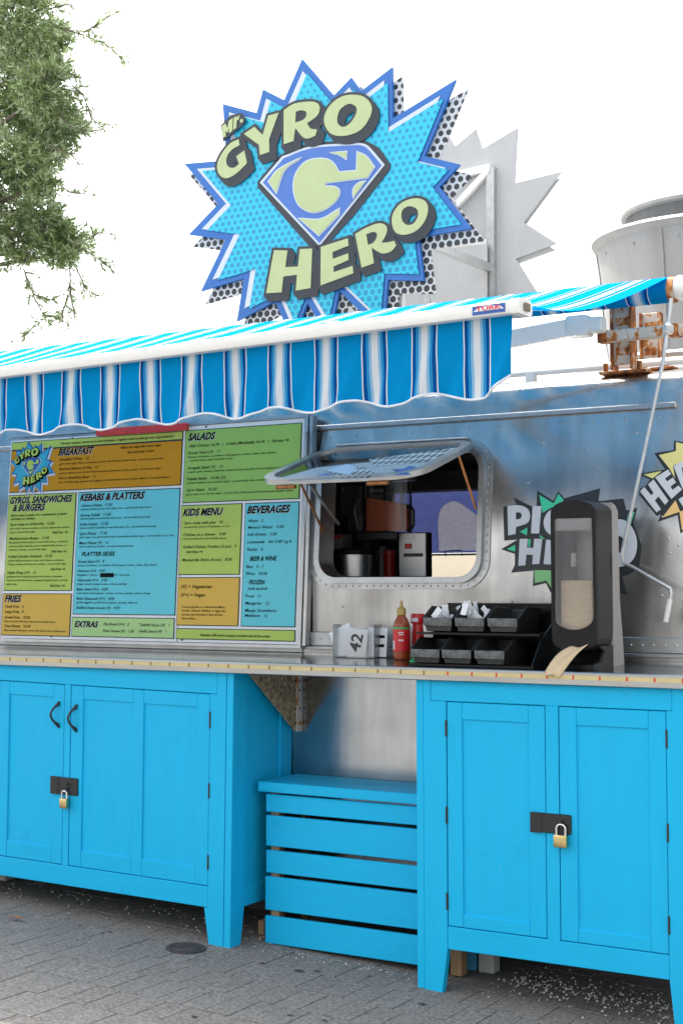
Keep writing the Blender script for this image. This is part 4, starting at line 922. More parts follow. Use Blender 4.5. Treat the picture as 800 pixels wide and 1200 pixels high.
for a in ((54, 866, 203, '(V) = Vegetarian', 'l'), (53, 906, 170, '(V+) = Vegan', 'l'), (52, 961, 268, '* Consuming Raw or Undercooked Meats,', 'd'), (58, 979, 270, 'Poultry, Seafood, Shellfish, or Eggs may', 'd'), (58, 998, 255, "increase the Consumer's Risk of Food", 'd'), (58, 1017, 125, 'Borne Illness.', 'd')): tx('legend', z3, *a)
for a in ((373, 504, 583, 'BEVERAGES', 'T'), (380, 547, 452, 'Water   2', 'n'), (378, 579, 550, 'Mineral Water   3.50', 'n'), (376, 613, 517, 'Soft Drinks   3.50', 'n'), (375, 649, 587, 'Lemonade   Sm 3.50/ Lg 6', 'n'), (373, 685, 450, 'Slushy   6', 'n'), (387, 733, 518, 'BEER & WINE', 't'), (370, 768, 455, 'Beer   5 - 7', 'n'), (368, 802, 471, 'Wine   10.50', 'n'), (382, 847, 460, 'FROZEN', 't'), (378, 874, 471, '(with alcohol)', 'n'), (366, 910, 441, 'Froze   12', 'n'), (365, 945, 480, 'Margarita   12', 'n'), (363, 980, 518, 'Mango Strawberry', 'n'), (362, 1005, 471, 'Meltdown   12', 'n')): tx('drinks', z3, *a)
tx('foot', z3, 145, 1098, 487, 'Voluntary 18% service charge is included with all the orders', 'h')
HT = {'T': (.031, .30, .034), 't': (.0185, .25, .022), 'n': (.0125, .18, .008), 'd': (.0095, .15, .004), 'h': (.0105, .25, .016), 'l': (.0150, .2, .010)}
TB = {}; TS = {}
for key, u, v, ur, body, kind in T:
    a, b = muv(u, v); slope = (muv(ur, v)[0]-a); h, sh, bo = HT[kind]
    if kind == 'T' and key in ('extras',): h = .026
    bb = TB.setdefault(key, B()); put(bb, body, lambda x, y, a=a, b=b: mxy(a+x, b+y, .0058), slope, h, sh, bo)
    if kind == 'T':
        bs = TS.setdefault(key, B()); put(bs, body, lambda x, y, a=a, b=b: mxy(a+x+.003, b+y-.002, .0050), slope, h, sh, bo)
for k, b in TB.items(): b.build('lettering', 'ink', PAN[k], normals=False)['kind'] = 'stuff'
for k, b in TS.items(): b.build('lettering_shadow', 'ink_shadow', PAN[k], normals=False)['kind'] = 'stuff'
c0, c1 = muv(80+178/4.614, 500+816/4.614), muv(80+252/4.614, 500+791/4.614)
mrect(B(), c0[0], c1[0], c0[1]+.001, c1[1]-.001, .0066, .0006).build('marker_bar', 'ink', PAN['kebabs'])
# small burst logo on the breakfast panel
def lp(p, d): return menuP(13.8+(p[0]-219)*.152, 517.5+(p[1]-70.5)*.186, d)
def lpl(pts, d, name, m, par, holes=()): 
    q = B(); q.prism([lp(p, d) for p in pts], -mn*.0006, [[lp(p, d) for p in h] for h in holes]); return q.build(name, m, par)
lg = lpl(shadow, .0062, 'logo', 'sign_white', PAN['breakfast'])
lg = PAN['breakfast']
lpl(STAR, .0072, 'logo_outline', 'logo_blue', lg); lpl(inset([Vector(p) for p in STAR], 7, 4), .0082, 'logo_field', 'logo_cyan', lg)
lpl(smooth_path(SH_D, 3), .0092, 'logo_shield', 'sign_white', lg); lpl(inset(smooth_path(SH_D, 3), 5), .0102, 'logo_shield', 'logo_blue', lg)
for pl in SH_Y[:2]+SH_Y[4:]: lpl(smooth_path(pl, 3), .0112, 'logo_emblem', 'logo_cream', lg)
qb, ql = B(), B()
for pl, hs in LET:
    o_ = smooth_path(pl, 3)
    for k in range(3): qb.prism([lp(p, .0124-.0003*k) for p in lift(o_, -3.5, (4*k, 4*k))], -mn*.0002)
    ql.prism([lp(p, .0134) for p in o_], -mn*.0004, [[lp(p, .0134) for p in smooth_path(h, 3)] for h in hs])
qb.build('logo_lettering_shadow', 'ink', lg)['kind'] = 'stuff'; ql.build('logo_lettering', 'logo_cream', lg)['kind'] = 'stuff'
# red edge of a further sign above the boards
rs = thing('red_sign_strip', 'red strip of a sign showing just under the awning edge', 'sign', (.45, .5, 2.25))
a = P(112, 508, .46); b = P(218, 497, .46); q = B(); q.box((a.x, .46, a.z-.012), (b.x, .485, a.z+.022), .004); q.build('board', 'red_paint', rs)

# ------------------------------------------------------------------ counter
ct = thing('serving_counter', 'stainless steel fold-down counter with a yellow tape measure on its edge', 'counter', (1.5, .24, 1.14))
CX0, CX1 = -1.4, 3.9
def cz(y): return 1.182+.018*y/.48
q = B(); q.prism([(CX0, .0, 1.178), (CX0, .0, cz(0)), (CX0, .468, cz(.468)), (CX0, .468, cz(.468)-.004)], (CX1-CX0, 0, 0)); q.build('top', 'steel', ct)
q = B(); q.box((CX0, -.004, 1.135), (CX1, .012, 1.1835), .003); q.build('lip', 'steel_lip', ct)
q = B(); q.box((CX0, -.0056, 1.1565), (CX1, -.0046, 1.1715)); tape = q.build('measuring_tape', 'tape_yellow', ct)
q = B(); q2 = B()
for i in range(-14, 40):
    q_ = q if i < 22 else q2
    q_.box((i*.1-.0035, -.0066, 1.1565), (i*.1+.0035, -.0058, 1.1715))
o = q.build('tick_marks', 'tape_tick', tape); o['kind'] = 'stuff'; o = q2.build('tick_marks', 'tape_red', tape); o['kind'] = 'stuff'
# triangular support bracket
bx = 1.236
q = B(); q.prism([(bx, .47, 1.13), (bx, .085, 1.13), (bx, .10, 1.118), (bx, .425, .868), (bx, .47, .862)], (.004, 0, 0)); br_ = q.build('support_bracket', 'perforated_dirt', ct)
q = B(); q.box((bx+.004, .436, .862), (bx+.012, .474, 1.13), .001); q.build('flange', 'rust_light', br_)
for z in (.90, .96, 1.04, 1.08): 
    for y in (.43, .455): q = B(); q.box((bx+.004 if y < .436 else bx+.012, y-.005, z-.005), (bx+.008 if y < .436 else bx+.0145, y+.005, z+.005), .0015); q.build('bolt', 'black_metal', br_)
# bright sheet behind the crate
B().box((1.2, .472, .3), (2.3, .4795, 1.19)).build('splash_sheet', 'aluminium_sheet', tr)

# ------------------------------------------------------------------ cabinets
YF = .025
def hinge(par, x, z0, z1, y=YF):
    q = B(); q.box((x-.004, y-.003, z0), (x+.004, y+.004, z1), .001); q.tube([(x, y-.003, z0+.004), (x, y-.003, z1-.004)], .0032, 8); return q.build('hinge', 'hinge_metal', par, True)
def door(par, x0, x1, z0, z1, panels, label=None):
    q = B(); g_ = .003; x0 += g_; x1 -= g_; z0 += g_; z1 -= g_
    xs_ = [x0]+[v for p in panels for v in p[:2]]+[x1]; pz0, pz1 = panels[0][2], panels[0][3]
    for a, b in zip(xs_[::2], xs_[1::2]): q.box((a, YF+.001, z0), (b, YF+.022, z1), .0022)
    d = q.build('door', 'blue_paint', par)
    for p in panels:
        for za0, za1 in ((z0, pz0), (pz1, z1)):
            q = B(); q.box((p[0]+.0003, YF+.0018, za0), (p[1]-.0003, YF+.022, za1), .0018); q.build('door_rail', 'blue_paint_rail', d)
    for p in panels:
        q = B(); q.box((p[0]-.002, YF+.0085, pz0-.002), (p[1]+.002, YF+.018, pz1+.002)); q.build('door_panel', 'blue_paint', d)
    return d
def leg(par, pts, th=.03):
    q = B(); q.prism(pts, (0, th, 0)); return q.build('leg', 'blue_paint', par)

# left cabinet, leaning with the paving
lc = thing('cabinet', 'blue wooden cabinet under the menu boards with black pull handles', 'cabinet', (1.184, YF, .021), (0, .016, 0), 'blue cabinets under the counter')
LXL = -.62
q = B(); q.box((LXL, YF, 1.045), (1.105, YF+.025, 1.137), .002); q.build('top_rail', 'blue_paint_rail', lc)
q = B(); q.box((LXL, YF, .170), (1.071, YF+.025, .2555), .002); q.build('bottom_rail', 'blue_paint_rail', lc)
q = B(); q.prism([(1.072, YF-.001, .170), (1.055, YF-.001, .168), (1.083, YF-.001, .002), (1.151, YF-.001, 0), (1.151, YF-.001, 1.137), (1.107, YF-.001, 1.137), (1.107, YF-.001, 1.044), (1.072, YF-.001, 1.044)], (0, .03, 0)); q.build('leg', 'blue_paint', lc)
q = B(); q.box((1.1525, YF+.0005, 0), (1.186, YF+.03, 1.137), .002); q.build('leg_edge', 'blue_paint', lc)
q = B(); q.box((.2815, YF+.0005, .2555), (.3155, YF+.022, 1.045), .001); q.build('mid_stile', 'blue_paint', lc)
q = B(); q.prism([(1.184, YF+.031, 0), (1.184, YF+.075, 0), (1.184, YF+.10, .17), (1.184, YF+.10, 1.135), (1.184, YF+.031, 1.135)], (-.03, 0, 0)); q.build('leg', 'blue_paint', lc)
q = B(); q.prism([(1.184, .385, .17), (1.184, .41, 0), (1.184, .455, 0), (1.184, .47, .17), (1.184, .47, 1.135), (1.184, .385, 1.135)], (-.03, 0, 0)); q.build('leg', 'blue_paint', lc)
for za0, za1 in ((1.055, 1.135), (.170, .252)): q = B(); q.box((1.1535, YF+.101, za0), (1.1835, .3845, za1), .0015); q.build('side_rail', 'blue_paint', lc)
q = B(); q.box((1.158, YF+.09, .24), (1.176, .40, 1.07)); q.build('side_panel', 'blue_paint', lc)
q = B(); q.box((LXL, .45, .17), (1.15, .465, 1.13)); q.build('back_panel', 'blue_paint', lc)
q = B(); q.box((LXL, YF+.03, .172), (1.15, .45, .19)); q.build('floor_panel', 'blue_paint', lc)
q = B(); q.box((LXL-.02, YF, 0), (LXL, .465, 1.13)); q.build('side_panel', 'blue_paint', lc)
xa = lambda u, v=900: P(u, v, YF).x
za = lambda u, v: P(u, v, YF).z
dB = door(lc, .3155, 1.0715, .2555, 1.045, [(xa(94), xa(152.8), .330, .985), (xa(164.8), xa(227.2), .330, .985)])
dA = door(lc, LXL+.06, .2815, .2555, 1.045, [(LXL+.13, xa(7.5)-.055, .330, .985), (xa(7.5), xa(59.5), .330, .985)])
q = B(); q.box((LXL-.001, YF+.0005, .2555), (LXL+.06, YF+.022, 1.045), .001); q.build('stile', 'blue_paint', lc)
def pull(par, x, z0, z1):
    q = B(); pts = [(x, YF+.002, z1), (x-.004, YF-.006, z1-.012)]
    for k in range(1, 8):
        t_ = k/8; pts.append((x-.004-.020*math.sin(math.pi*t_), YF-.008-.022*math.sin(math.pi*t_), lerp(z1-.012, z0+.012, t_)))
    pts += [(x-.004, YF-.006, z0+.012), (x, YF+.002, z0)]; q.tube(pts, [.006, .0085]+[.0052]*7+[.0085, .006], 8); return q.build('handle', 'black_metal', par, True)
tl = lambda x: .016*(x-1.184)
pull(dA, xa(66.5), za(65, 852)+tl(.25), za(65, 822)+tl(.25)); pull(dB, xa(87), za(86, 857)+tl(.34), za(86, 825.5)+tl(.34))
for a, b in ((854, 834), (936, 918), (1020, 1002)): hinge(dB, 1.0715, za(243, a), za(243, b))
def hasp(par, x0, x1, z0, z1, xs_):
    q = B(); q.box((x0, YF-.008, z0), (x1, YF+.004, z1), .003); h = q.build('hasp', 'black_metal', par)
    q = B(); q.box((x0, YF-.010, z0-.001), (x0+.045, YF-.0085, z1+.001), .0005); q.build('hasp_plate', 'black_metal', h)
    q = B(); q.tube([(xs_, YF-.004, (z0+z1)/2+.012), (xs_, YF-.020, (z0+z1)/2+.010), (xs_, YF-.020, (z0+z1)/2-.008), (xs_, YF-.004, (z0+z1)/2-.010)], .0035, 8); q.build('staple', 'hinge_metal', h, True)
    return h
q0, q1 = P(59, 929, YF), P(90, 910, YF); ls = xa(79.5); hasp(lc, q0.x, q1.x, q0.z+tl(q0.x), q1.z+tl(q0.x)-.006, ls)
def padlock(x, z, w_, h_, label, y=YF-.020):
    t = thing('padlock', label, 'padlock', (x, y, z-h_/2), (0, 0, 0), 'brass padlocks on the cabinets')
    q = B(); q.box((x-w_/2, y-.011, z-h_), (x+w_/2, y+.009, z), .003, 2); q.build('lock_body', 'brass', t, True)
    q = B(); s = w_*.34; pts = [(x-s, y, z-.005), (x-s, y, z+h_*.45)]+[(x-s*math.cos(math.pi*k/8), y, z+h_*.45+s*math.sin(math.pi*k/8)) for k in range(1, 8)]+[(x+s, y, z+h_*.45), (x+s, y, z-.005)]
    q.tube(pts, .0045, 10); q.build('shackle', 'chrome', t, True)
z_ = P(79, 936, YF-.02).z; padlock(xa(79.5), z_, .040, .042, 'small brass padlock on the left cabinet below the menu boards')

# right cabinet
rc = thing('cabinet', 'blue wooden cabinet under the napkin dispenser, two doors without handles', 'cabinet', (2.05, YF, -.02), (0, 0, 0), 'blue cabinets under the counter')
RX0, RX1 = 2.05, 3.155
dzr = .002
q = B(); q.box((2.112, YF, 1.058), (3.05, YF+.025, 1.134), .002); q.build('top_rail', 'blue_paint_rail', rc)
q = B(); q.box((2.177, YF, .139), (3.029, YF+.025, .2225), .002); q.build('bottom_rail', 'blue_paint_rail', rc)
q = B(); q.prism([(2.0815, YF-.001, zg(2.08)), (2.154, YF-.001, zg(2.15)), (2.1765, YF-.001, .137), (2.1765, YF-.001, 1.057), (2.111, YF-.001, 1.057), (2.111, YF-.001, 1.134), (2.0815, YF-.001, 1.134)], (0, .03, 0)); q.build('leg', 'blue_paint', rc)
q = B(); q.box((2.049, YF+.0005, zg(2.05)), (2.080, YF+.03, 1.134), .002); q.build('leg_edge', 'blue_paint', rc)
q = B(); q.prism([(3.030, YF-.001, .137), (3.052, YF-.001, zg(3.05)), (3.155, YF-.001, zg(3.15)), (3.155, YF-.001, 1.134), (3.051, YF-.001, 1.134), (3.051, YF-.001, 1.057), (3.030, YF-.001, 1.057)], (0, .03, 0)); q.build('leg', 'blue_paint', rc)
q = B(); q.box((2.578, YF+.0005, .2225), (2.6275, YF+.022, 1.058), .001); q.build('mid_stile', 'blue_paint', rc)
for x in (2.05, 3.13):
    q = B(); q.box((x, YF+.031, .14), (x+.02, .46, 1.13)); q.build('side_panel', 'blue_paint', rc)
    q = B(); q.box((x, .40, zg(x)), (x+.03, .462, .139)); q.build('leg', 'blue_paint', rc)
q = B(); q.box((2.07, .445, .14), (3.13, .46, 1.13)); q.build('back_panel', 'blue_paint', rc)
q = B(); q.box((2.07, YF+.03, .142), (3.13, .445, .16)); q.build('floor_panel', 'blue_paint', rc)
d1 = door(rc, 2.1765, 2.578, .2225, 1.058, [(xa(541), xa(619), .272, .992)])
d2 = door(rc, 2.6275, 3.030, .2225, 1.058, [(xa(675), xa(759.5), .272, .992)])
for a, b in ((863, 844), (965, 945), (1066, 1046)): hinge(d1, 2.1765, za(522, a), za(522, b))
for a, b in ((877, 855), (987, 965), (1095, 1073)): hinge(d2, 3.030, za(781, a), za(781, b))
q0, q1 = P(622, 976, YF), P(669, 954.5, YF); ls = xa(658.5); hasp(rc, q0.x, q1.x, q0.z+.006, q1.z-.002, ls)
z_ = P(658, 978.5, YF-.02).z; padlock(xa(658.5), z_, .050, .044, 'brass padlock hanging from the black hasp of the right cabinet')

# slatted crate between them
kr = thing('slatted_crate', 'blue slatted wooden crate with a plank top between the cabinets', 'crate', (1.6, .3, zg(1.6)))
KY = .19; KX0, KX1 = 1.248, 2.047
q = B(); q.box((1.222, KY-.018, .638), (2.045, .466, .679), .003); q.build('top_plank', 'blue_paint_rail', kr)
for i, (za_, zb_) in enumerate(((.555, .628), (.415, .540), (.305, .397), (.152, .289), (.016, .128))):
    q = B(); q.box((KX0+random.uniform(-.003, .003), KY+random.uniform(-.001, .001), za_), (KX1, KY+.02, zb_), .0025); q.build('slat', 'blue_paint_rail', kr)
for x in (1.262, 2.0):
    q = B(); q.box((x, KY+.0215, .0), (x+.04, KY+.06, .637)); q.build('corner_post', 'wood_raw', kr)
    q = B(); q.box((x, .42, .0), (x+.04, .46, .637)); q.build('corner_post', 'wood_raw', kr)
q = B(); q.box((1.262, KY+.062, .02), (1.272, .418, .637)); q.box((2.03, KY+.062, .02), (2.04, .418, .637)); q.build('side_panel', 'interior_dark', kr)

# odds and ends under the cabinets
def odd(name, label, cat, u, v, Y, wx, wy, h, m):
    c = P(u, v, Y); z = zg(c.x)+.002
    t = B(); t.box((c.x, Y, z), (c.x+wx, Y+wy, z+h), .003); return tag(t.build(name, m, off=(c.x, Y, z)), label, cat)
odd('wood_block', 'brown wooden block behind the front leg of the right cabinet', 'block', 527, 1130, .24, .05, .05, .14, 'wood_raw')
odd('small_carton', 'blue carton standing under the right cabinet beside a white one', 'carton', 546, 1120, .35, .040, .05, .13, 'box_blue')
odd('small_carton', 'white carton standing under the right cabinet beside a blue one', 'carton', 560, 1120, .35, .065, .06, .12, 'box_white')
odd('concrete_block', 'grey block under the far left end of the left cabinet', 'block', -12, 1034, .30, .10, .1, .14, 'box_white')
odd('wood_block', 'small brown wooden block beside the left foot of the slatted crate', 'block', 302, 1095, .27, .03, .05, .06, 'wood_raw')

# ------------------------------------------------------------------ things on the counter
def on_counter(u, Y): return Vector((P(u, 780, Y).x, Y, cz(Y)+.0008))
# table number cards in an acrylic holder
c = on_counter(419, .33)
hd = thing('card_holder', 'clear acrylic holder with table number cards on the counter', 'card holder', c)
hw = .098
for a, b in (((-hw, -.035, 0), (hw, -.032, .13)), ((-hw, .032, 0), (hw, .035, .145)), ((-hw, -.0315, 0), (-hw+.003, .0315, .135)), ((hw-.003, -.0315, 0), (hw, .0315, .135)), ((-hw+.0032, -.0315, 0), (hw-.0032, .0315, .003))):
    q = B(); q.box(c+Vector(a), c+Vector(b)); q.build('holder_wall', 'clear_plastic' if b[0]-a[0] > .1 else 'clear_side', hd)
def card(name, c0, w_, h_, rot, text, tw, th, trot, label, lx=0, lz=0, cat='card'):
    t = thing(name, label, cat, c0, (R(-6), rot, 0))
    q = B(); L = LOC[t.name]; q.box(L+Vector((-w_/2, 0, 0)), L+Vector((w_/2, .0012, h_))); q.build('card_sheet', 'paper', t)
    for tt, dx, dz in text:
        q = B(); ca, sa = math.cos(trot), math.sin(trot)
        put(q, tt, lambda x, y: L+Vector((dx+(x-tw/2)*ca-(y-th/2)*sa, -.0009, dz+(x-tw/2)*sa+(y-th/2)*ca)), tw, th, 0, .02); q.build('number', 'ink', t, normals=False)
card('number_card', c+Vector((-.014, -.022, .004)), .125, .115, R(4), [('42', .012, .058)], .075, .052, R(83), 'white card numbered 42 in the clear holder')
card('number_card', c+Vector((-.045, -.004, .006)), .105, .125, R(-24), [], .05, .03, 0, 'blank white card tilted behind the 42 card')
card('number_card', c+Vector((.085, .008, .004)), .09, .118, 0, [], .042, .014, 0, 'white card with two small printed lines right of the 42 card')
ck = bpy.data.objects['number_card.002']
for dz in (.082, .045):
    L = LOC[ck.name]; q = B(); q.box(L+Vector((-.012, -.0011, dz-.006)), L+Vector((.034, -.0004, dz+.006))); q.build('printed_line', 'ink', ck)
# sauce bottle
c = on_counter(470.5, .30)
sb = thing('sauce_bottle', 'hot sauce bottle with red label and pointed gold cap', 'bottle', c)
Rb = .034
B().lathe([(.030, 0), (Rb, .006), (Rb, .032)], c, 24).build('bottle_base', 'sauce', sb, True)
B().lathe([(Rb+.0008, .0325), (Rb+.0008, .122)], c, 24).build('label', 'sauce_label', sb, True)
B().lathe([(Rb+.0012, .1215), (Rb+.0012, .1285)], c, 24).build('label_band', 'cap_green', sb, True)
B().lathe([(Rb, .129), (.033, .140), (.028, .155), (.018, .172), (.014, .180)], c, 24).build('shoulder', 'sauce', sb, True)
B().lathe([(.0185, .178), (.0190, .200), (.0150, .206), (.008, .209), (.0055, .228), (.003, .236)], c, 20).build('cap', 'cap_gold', sb, True)
q = B()
for dz, hh in ((.106, .004), (.098, .0035), (.074, .006)):
    for k in range(4):
        a = R(-78+k*9); q.prism([c+Vector(((Rb+.0014)*math.cos(a+d), (Rb+.0014)*math.sin(a+d), dz+e)) for d, e in ((-.06, 0), (.06, 0), (.06, hh), (-.06, hh))], (0, 0, 0))
q.build('label_print', 'paper', sb)
q = B(); a = R(-125)
q.prism([c+Vector(((Rb+.0014)*math.cos(a+d), (Rb+.0014)*math.sin(a+d), e)) for d, e in ((-.22, .04), (.22, .04), (.22, .075), (-.22, .075))], (0, 0, 0)); q.build('barcode', 'paper', sb)
# red squeeze bottle partly hidden behind the bins
c = on_counter(489.5, .36)
kb = thing('ketchup_bottle', 'red squeeze bottle behind the black bins', 'bottle', c)
B().lathe([(.022, 0), (.026, .01), (.026, .10), (.022, .135), (.020, .14)], c, 20, 1, .8).build('bottle_body', 'ketchup_red', kb, True)
B().lathe([(.026, .139), (.030, .145), (.030, .172), (.026, .180)], c, 20, 1, .8).build('cap', 'ketchup_red', kb, True)
q = B(); q.prism([c+Vector((.016*math.cos(k*.785), -.0255, .155+.012*math.sin(k*.785)*(1 if k % 2 else .6))) for k in range(8)], (0, .001, 0)); q.build('cap_emblem', 'sticker_white', kb)
c = on_counter(486, .20)
gb = thing('green_lid', 'green plastic cone lid standing in front of the red squeeze bottle', 'lid', c)
B().lathe([(.022, 0), (.022, .005), (.010, .010), (.006, .045), (.004, .048)], c, 16).build('cone', 'cap_green', gb, True)

# stacking bins on a rack
BW, BD, BH = .128, .205, .098
def bin_obj(x, y, z, label):
    t = thing('storage_bin', label, 'bin', (x, y, z), (R(-4), 0, 0), 'black storage bins')
    q = B(); w0, w1 = BW/2-.012, BW/2
    # floor, sides with a scooped front, back, front lip: closed thin walls
    def wall(pts, th): q.prism([Vector(p)+Vector((x, y, z)) for p in pts], th)
    wall([(-w0, .01, .004), (w0, .01, .004), (w0, BD, .004), (-w0, BD, .004)], (0, 0, .003))
    for s in (-1, 1):
        wall([(s*w0, .012, .002), (s*w0, BD, .002), (s*w1, BD, BH), (s*w1, .075, BH), (s*w1*.97, .02, .062), (s*w1*.965, .002, .05)], (s*-.003, 0, 0))
    wall([(-w0, BD, .002), (w0, BD, .002), (w1, BD, BH), (-w1, BD, BH)], (0, -.003, 0))
    b_ = q.build('bin_body', 'bin_plastic', t)
    q = B(); q.prism([Vector(p)+Vector((x, y, z)) for p in ((-w1*.96, -.003, .052), (w1*.96, -.003, .052), (w1*.93, .0, .022), (w0*.99, .006, .018), (-w0*.99, .006, .018), (-w1*.93, 0, .022))], (0, .004, 0)); q.build('front_lip', 'bin_worn', t)
    q = B(); q.prism([Vector(p)+Vector((x, y, z)) for p in ((-w0, .0125, .002), (w0, .0125, .002), (w0, .008, .02), (-w0, .008, .02))], (0, .003, 0)); q.build('front_foot', 'bin_plastic', t)
    for s in (-1, 1): q = B(); q.tube([(x+s*w1, y+.004, z+.053), (x+s*w1, y+.022, z+.063), (x+s*w1, y+.076, z+BH+.001), (x+s*w1, y+BD, z+BH+.001)], .0035, 6); q.build('bin_rim', 'bin_plastic', t)
    return t
lx = [P(499, 775, .07).x, P(535.5, 775, .07).x, P(574, 775, .07).x]
ux = [P(512.5, 730, .13).x, P(550, 730, .13).x, P(588.5, 730, .13).x]
zl_ = cz(.06)+.012; zu = P(588, 741, .13).z
names = ['left', 'middle', 'right']
for i in range(3): bin_obj(lx[i], .06, zl_, f'empty black storage bin, {names[i]} one of the lower row')
for i, l in enumerate(('black storage bin holding white packets, left of the upper row', 'black storage bin heaped with white packets, middle of the upper row', 'empty black storage bin, right of the upper row')): bin_obj(ux[i], .125, zu, l)
rk = thing('bin_rack', 'black sloping plastic rack that carries the storage bins', 'rack', (lx[1], .2, cz(.2)))
xr2 = lx[2]+BW/2+.012; xl2 = lx[0]-BW/2-.004
q = B(); q.prism([(xr2+.10, .05, cz(.05)+.001), (xr2+.10, .40, cz(.40)+.001), (xr2+.10, .40, zu+.11), (xr2+.10, .37, zu+.11), (xr2+.10, .12, cz(0)+.10), (xr2+.10, .05, cz(0)+.02)], (.006, 0, 0)); q.build('side_panel', 'black_plastic', rk)
q = B(); q.prism([(xl2, .20, cz(.20)+.001), (xl2, .40, cz(.40)+.001), (xl2, .40, zu+.02), (xl2, .28, zu+.02)], (.006, 0, 0)); q.build('side_panel', 'black_plastic', rk)
q = B(); q.box((xl2, .385, cz(.4)+.004), (xr2+.10, .395, zu+.105)); q.build('back_panel', 'black_plastic', rk)
q = B(); q.box((xl2, .12, zu-.012), (xr2+.10, .384, zu-.004)); q.build('shelf', 'black_plastic', rk)
q = B(); q.box((xl2, .05, cz(.05)+.002), (xr2+.099, .384, cz(.05)+.010)); q.build('shelf', 'black_plastic', rk)
rnd = random.Random(11); k = 0
for bi, n_, zz in ((0, 9, .045), (1, 13, .06)):
    for j in range(n_):
        p = Vector((ux[bi]+rnd.uniform(-.04, .045), .125+rnd.uniform(.02, .11), zu+zz+rnd.uniform(-.01, .035)))
        q = B(); q.box((-.0125, -.0015, -.024), (.0125, .0015, .024), .0008); o = q.build('sauce_packet', 'paper')
        o.location = p; o.rotation_euler = (rnd.uniform(-.5, .5), rnd.uniform(-1.0, 1.0), rnd.uniform(-.7, .7))
        tag(o, ('small white paper packet in the left upper bin', 'small white paper packet heaped in the middle upper bin')[bi], 'packet', 'white packets in the bins')

# napkin dispenser
DY = .085; dx0 = P(646, 780, DY).x; dx1 = P(699, 780, DY).x; DWd = dx1-dx0; dcx = (dx0+dx1)/2; DZ = cz(DY)+.001; ztop = P(670, 587, DY+.05).z
nd = thing('napkin_dispenser', 'tall black and grey napkin dispenser with a clear window', 'dispenser', (dcx, DY+.12, DZ))
HT_ = ztop-DZ
def dsec(y):  # the cover narrows a little towards the front
    return DWd/2*(1 if y > .03 else .95)
def arch(w_, z0, z1, r, n=8):
    out = [(-w_, z0), (w_, z0), (w_, z1-r)]
    for k in range(1, n): a = math.pi*k/n; out.append((w_*math.cos(a), z1-r+r*math.sin(a)))
    out.append((-w_, z1-r)); return out
WZ0, WZ1 = P(672, 738, DY).z, P(672, 607, DY).z
# cover with a window hole
q = B(); hw_ = DWd/2
zt_ = P(672, 752, DY).z
outer = [(-hw_*.97, zt_+.01), (-hw_*.9, zt_-.012), (-hw_*.55, zt_-.03), (hw_*.55, zt_-.03), (hw_*.9, zt_-.012), (hw_*.97, zt_+.01), (hw_, zt_+.06)]+[(hw_*math.cos(math.pi*k/14)*(1 if abs(k-7) < 7 else 1), ztop-.055+.055*math.sin(math.pi*k/14)**.7) for k in range(15)]+[(-hw_, zt_+.06)]
wx = hw_*.88
whole = [(-wx*math.cos(math.pi*k/12), WZ0+.05-.05*math.sin(math.pi*k/12)) for k in range(13)]+[(wx*.95, WZ1-.006), (wx*.90, WZ1), (-wx*.90, WZ1), (-wx*.95, WZ1-.006)]
def dv(p, y): return Vector((dcx+p[0], DY+y, p[1]))
q.prism([dv(p, 0) for p in outer], (0, .022, 0), [[dv(p, 0) for p in whole]]); cv = q.build('cover', 'black_plastic', nd, True); bv = cv.modifiers.new('round', 'BEVEL'); bv.width = .007; bv.segments = 3; bv.angle_limit = R(50)
q = B(); q.prism([dv((p[0]*1.0, p[1]), .0222) for p in outer], (0, .14, 0), [[dv(p, .0222) for p in inset([Vector(p) for p in outer], .008)]]); q.build('cover_shell', 'dark_grey_plastic', nd)
# side shells
sd_prof = [(.164, DZ), (.164, ztop-.004), (.20, ztop-.014), (.225, ztop-.035), (.235, DZ+.25), (.262, DZ+.1), (.275, DZ)]
q = B(); q.prism([Vector((dx0+.002, DY+a, b)) for a, b in sd_prof], (DWd-.002, 0, 0)); q.build('back_shell', 'grey_plastic', nd)
low = [(.0, DZ), (.0, DZ+.022), (.055, DZ+.03), (.085, DZ+.07), (.08, zt_-.035), (.03, zt_-.016), (.16, zt_-.016), (.1635, DZ)]
for s, xx in ((-1, dx0), (1, dx1-.012)):
    q = B(); q.prism([Vector((xx, DY+a, b)) for a, b in low], (.012, 0, 0)); q.build('cheek', 'dark_grey_plastic', nd)
q = B(); q.prism([Vector((dx0+.0125, DY+a, b)) for a, b in ((.0, DZ), (.0, DZ+.018), (.075, DZ+.026), (.10, DZ+.08), (.10, zt_-.04), (.1635, zt_-.04), (.1635, DZ))], (DWd-.025, 0, 0)); q.build('tray', 'black_plastic', nd)
def pane(u, v):
    x = lerp(-wx*.99, wx*.99, u); zb0 = WZ0+.05-.05*math.sqrt(max(0, 1-(x/wx)**2)); z = lerp(zb0, WZ1-.002, v)
    return dv((x, z), .008-.020*math.sqrt(max(0, 1-(x/wx)**2)))
q = B(); q.grid(20, 10, pane); q.build('window_pane', 'frosted_pane', nd, 'all')
q = B(); q.prism([dv(p, .010) for p in ((-wx*.93, WZ1-.045), (wx*.93, WZ1-.045), (wx*.93, WZ1), (-wx*.93, WZ1))], (0, .003, 0)); q.build('window_header', 'grey_plastic', nd)
zn = P(672, 680, DY).z
q = B(); q.box((dcx-wx*.82, DY+.03, WZ0-.02), (dcx+wx*.82, DY+.11, zn), .004); q.build('napkin_stack', 'napkin_stack', nd)
q = B(); q.box((dcx-wx*.7, DY+.035, zn+.002), (dcx-wx*.1, DY+.06, WZ1-.05), .003); q.build('feed_plate', 'black_plastic', nd)
